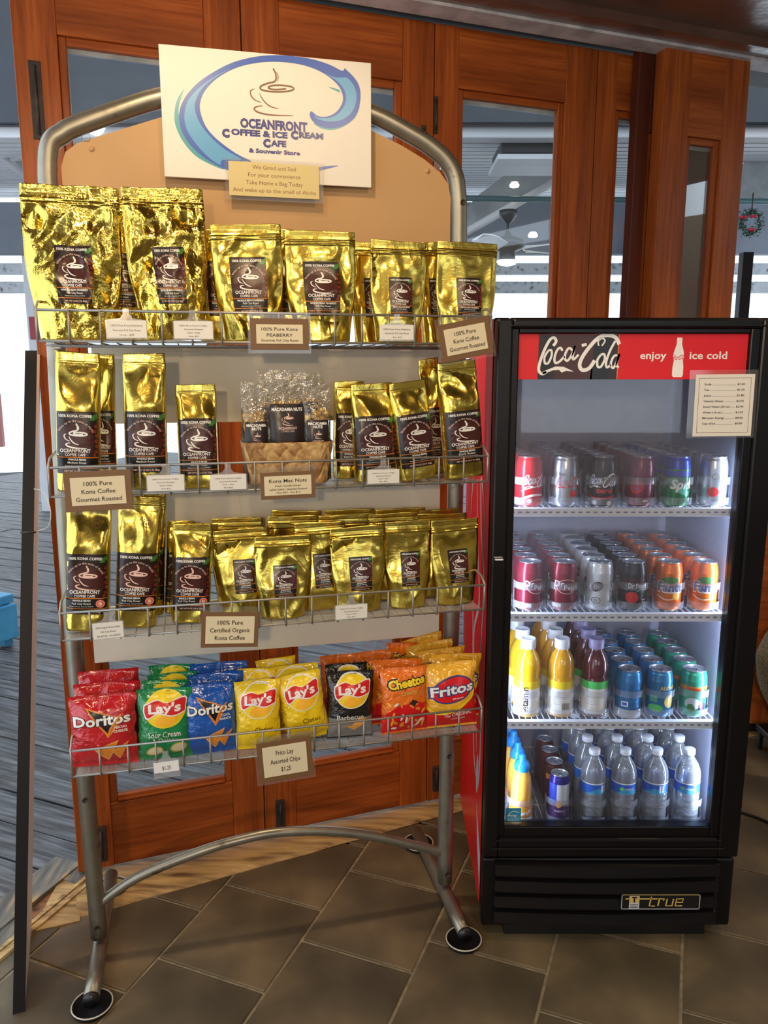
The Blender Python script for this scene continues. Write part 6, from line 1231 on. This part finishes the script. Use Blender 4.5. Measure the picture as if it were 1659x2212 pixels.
# -------- bottles
def bottle_mesh(prof, m, n=28): mb = MB(); mb.lathe(prof, m, n); return mb.mesh('bottle_body')
def cyl_surf(r): return lambda x, z, o_: ((r + 0.0002 + o_) * sin(x / r), -(r + 0.0002 + o_) * cos(x / r), z)
def dmesh(d, name, fn, ml=0.008):
    o = d.build(name, None, fn, ml, 0.0001); me = o.data; bpy.data.objects.remove(o); return me
vp = [(0, 0.001), (0.028, 0.0), (0.033, 0.005), (0.034, 0.012), (0.034, 0.105), (0.0325, 0.109), (0.034, 0.113), (0.034, 0.128), (0.0315, 0.148), (0.026, 0.164), (0.019, 0.175), (0.0165, 0.180), (0.0165, 0.188)]
cap_w = MB(); cap_w.lathe([(0.0195, 0.182), (0.0200, 0.186), (0.0195, 0.206), (0.0175, 0.208), (0.0165, 0.2065), (0, 0.2065)], mat('cloudy_cap', (0.70, 0.70, 0.72), 0.35), 24); cap_wm = cap_w.mesh('cap')
cap_v = MB(); cap_v.lathe([(0.0195, 0.182), (0.0200, 0.186), (0.0195, 0.206), (0.0175, 0.208), (0.0165, 0.2065), (0, 0.2065)], mat('lilac_cap', (0.32, 0.28, 0.50), 0.35), 24); cap_vm = cap_v.mesh('cap')
def juice(name, c): return mat(name, c, 0.12, 0, 0.6, Coat_Weight=1.0, Coat_Roughness=0.05)
vits = []
for kd, c, band, capm in (('yellow', (0.78, 0.42, 0.01), 'yellow', cap_wm), ('amber', (0.72, 0.34, 0.01), 'yellow', cap_wm), ('dark red', (0.10, 0.012, 0.016), 'lime', cap_vm)):
    d = Decal(); d.rect(-0.1055, 0.012, 0.1055, 0.080, 'card', 0); d.rect(-0.1055, 0.080, 0.1055, 0.100, band, 0)
    if kd == 'yellow': d.text('vitamin', -0.004, 0.016, 0.024, 'ink', 1, rot=pi / 2, align='l', bold=0.03)
    else:
        for i in range(5): d.rect(-0.026, 0.058 - i * 0.005, 0.012, 0.0588 - i * 0.005, 'grey', 1)
        if kd == 'amber':
            for i in range(10): d.rect(0.0 + i * 0.0022, 0.024, 0.0012 + i * 0.0022, 0.042, 'ink', 1)
    vits.append((kd, bottle_mesh(vp, juice('juice_' + kd.replace(' ', '_'), c)), capm, dmesh(d, 'wrap_label', cyl_surf(0.0341))))
for c_, x in enumerate((0.118, 0.206, 0.294)):
    kd, bm_, cm_, lm_ = vits[c_]
    for r_ in range(4):
        r = empty('juice_bottle', (FX + x - 0.002 * r_, FY + 0.120 + r_ * 0.074, CSH[2] + 0.0018), rng.uniform(-0.15, 0.15)); tag(r, '%s drink bottle with a pale cap, %s, third cooler shelf' % (kd, ORD[r_]), 'bottle', 'vitamin drink bottles on the third cooler shelf')
        for nm, me in (('bottle_body', bm_), ('cap', cm_), ('wrap_label', lm_)): link(bpy.data.objects.new(nm, me), r)
    divider(x, CSH[2], 0.0400, 'clear divider around the %s bottle column, third cooler shelf' % kd)
wpf = [(0, 0.003), (0.014, 0.004), (0.024, 0.0), (0.030, 0.003)]
for k in range(6): z = 0.012 + k * 0.0145; wpf += [(0.0325, z), (0.0325, z + 0.007), (0.0302, z + 0.0105)]
wpf += [(0.0325, 0.100), (0.0325, 0.135), (0.031, 0.150), (0.025, 0.166), (0.016, 0.180), (0.0125, 0.186), (0.0125, 0.192), (0.015, 0.193), (0.0125, 0.195)]
w_body = bottle_mesh(wpf, M_PET, 28); mb = MB(); mb.lathe([(0.0145, 0.193), (0.015, 0.195), (0.0148, 0.206), (0.013, 0.2075), (0, 0.2075)], mat('white_cap', (0.78, 0.80, 0.84), 0.35), 22); w_cap = mb.mesh('cap')
mb = MB(); mb.lathe([(0, 0.006), (0.0285, 0.008), (0.0295, 0.100), (0.0295, 0.14), (0.024, 0.160), (0, 0.160)], clear('water', (0.90, 0.95, 1.0), 0.05, 0.02, 0.0), 20); w_wat = mb.mesh('water')
wl = []
for v_ in range(2):
    d = Decal(); d.rect(-0.1022, 0.092, 0.1022, 0.121, 'blue', 0); d.rect(-0.1022, 0.119, 0.1022, 0.122, 'card', 1); d.poly([(-0.03, 0.092), (0.0, 0.108), (0.034, 0.100), (0.034, 0.092)], 'cyan', 1)
    if v_: d.text('Kirkland', 0.004, 0.104, 0.010, 'card', 2, width=0.03); d.ell(-0.014, 0.106, 0.005, 0.005, 'lime', 2)
    else: d.rect(0.012, 0.096, 0.017, 0.116, 'card', 2); d.rect(0.020, 0.096, 0.024, 0.116, 'card', 2)
    wl.append(dmesh(d, 'wrap_label', cyl_surf(0.0326)))
for c_, x in enumerate((0.304, 0.386, 0.470, 0.556)):
    for r_ in range(4):
        r = empty('water_bottle', (FX + x, FY + 0.120 + r_ * 0.074, CSH[3] + 0.0018), rng.uniform(-0.5, 0.5)); tag(r, 'clear water bottle, %s, %s water column, bottom cooler shelf' % (ORD[r_], ('first', 'second', 'third', 'last')[c_]), 'bottle', 'water bottles on the bottom cooler shelf')
        for nm, me in (('bottle_body', w_body), ('water', w_wat), ('cap', w_cap), ('wrap_label', wl[(c_ + r_) % 2])): link(bpy.data.objects.new(nm, me), r)
    divider(x, CSH[3], 0.0385, 'clear divider around the %s water bottle column' % ('first', 'second', 'third', 'last')[c_])
# slim energy cans
er, eh = 0.0265, 0.140; bm_ = canbody(er, eh, paint('indigo', (0.02, 0.015, 0.22)), None).mesh('can_body'); d = Decal(); d.rect(-0.012, 0.060, 0.040, 0.118, 'silver', 0); d.rect(-0.040, 0.060, -0.012, 0.118, 'royal', 0); d.rect(-0.040, 0.02, 0.040, 0.060, 'purple', 0); d.ell(-0.006, 0.062, 0.009, 0.009, 'sun', 1); d.text('ENERGY', -0.002, 0.040, 0.008, 'silver', 1); pm_ = dmesh(d, 'printed_front', cyl_surf(er))
bm2 = canbody(er, eh, paint('brown', (0.10, 0.02, 0.02)), paint('brown', (0.10, 0.02, 0.02))).mesh('can_body')
for r_, (bb, lab) in enumerate(((bm_, 'slim blue and purple energy drink can, foremost, bottom cooler shelf'), (bm2, 'slim dark can with an orange band, second from the front, bottom cooler shelf'), (bm2, 'slim dark can, third from the front, bottom cooler shelf'), (bm2, 'slim dark can at the back of the bottom cooler shelf'))):
    d2 = Decal(); d2.rect(-0.03, 0.095, 0.03, 0.110, 'orange', 0)
    put_can('', 0.213, 0.115 + r_ * 0.066, CSH[3], lab, 0, 'slim energy cans on the bottom cooler shelf', (bb, lid_mesh(er, eh), pm_ if r_ == 0 else (dmesh(d2, 'printed_front', cyl_surf(er)) if r_ == 1 else None)))
divider(0.213, CSH[3], 0.034, 'clear divider around the slim energy can column')
# orange drink bottles with blue caps
op = [(0, 0.001), (0.026, 0.0), (0.031, 0.006), (0.031, 0.040), (0.028, 0.062), (0.029, 0.080), (0.0285, 0.105), (0.024, 0.135), (0.0175, 0.150), (0.016, 0.156)]
o_body = bottle_mesh(op, juice('orange_drink', (0.85, 0.42, 0.06)), 26); mb = MB(); mb.lathe([(0.020, 0.150), (0.021, 0.154), (0.0205, 0.166), (0.016, 0.174), (0.010, 0.178), (0.009, 0.190), (0.006, 0.193), (0, 0.193)], mat('blue_sport_cap', (0.01, 0.22, 0.62), 0.3), 22); o_cap = mb.mesh('sport_cap')
d = Decal(); d.rect(-0.096, 0.012, 0.096, 0.060, 'card', 0); d.rect(-0.05, 0.026, 0.05, 0.060, 'orange', 1); d.ell(-0.010, 0.048, 0.016, 0.012, 'sun', 2); d.text('SunnyD', 0.0, 0.036, 0.013, 'card', 3, bold=0.05, rot=0.2); o_lab = dmesh(d, 'wrap_label', lambda x, z, o_: ((0.0312 + o_) * sin(x / 0.031), -(0.0312 + o_) * cos(x / 0.031), z))
for r_ in range(4):
    r = empty('orange_drink_bottle', (FX + 0.112, FY + 0.115 + r_ * 0.068, CSH[3] + 0.0018), 0.2); tag(r, 'orange drink bottle with a blue cap, %s, bottom cooler shelf' % ORD[r_], 'bottle', 'orange drink bottles on the bottom cooler shelf')
    for nm, me in (('bottle_body', o_body), ('sport_cap', o_cap), ('wrap_label', o_lab)): link(bpy.data.objects.new(nm, me), r)
divider(0.112, CSH[3], 0.037, 'clear divider around the orange drink bottle column')
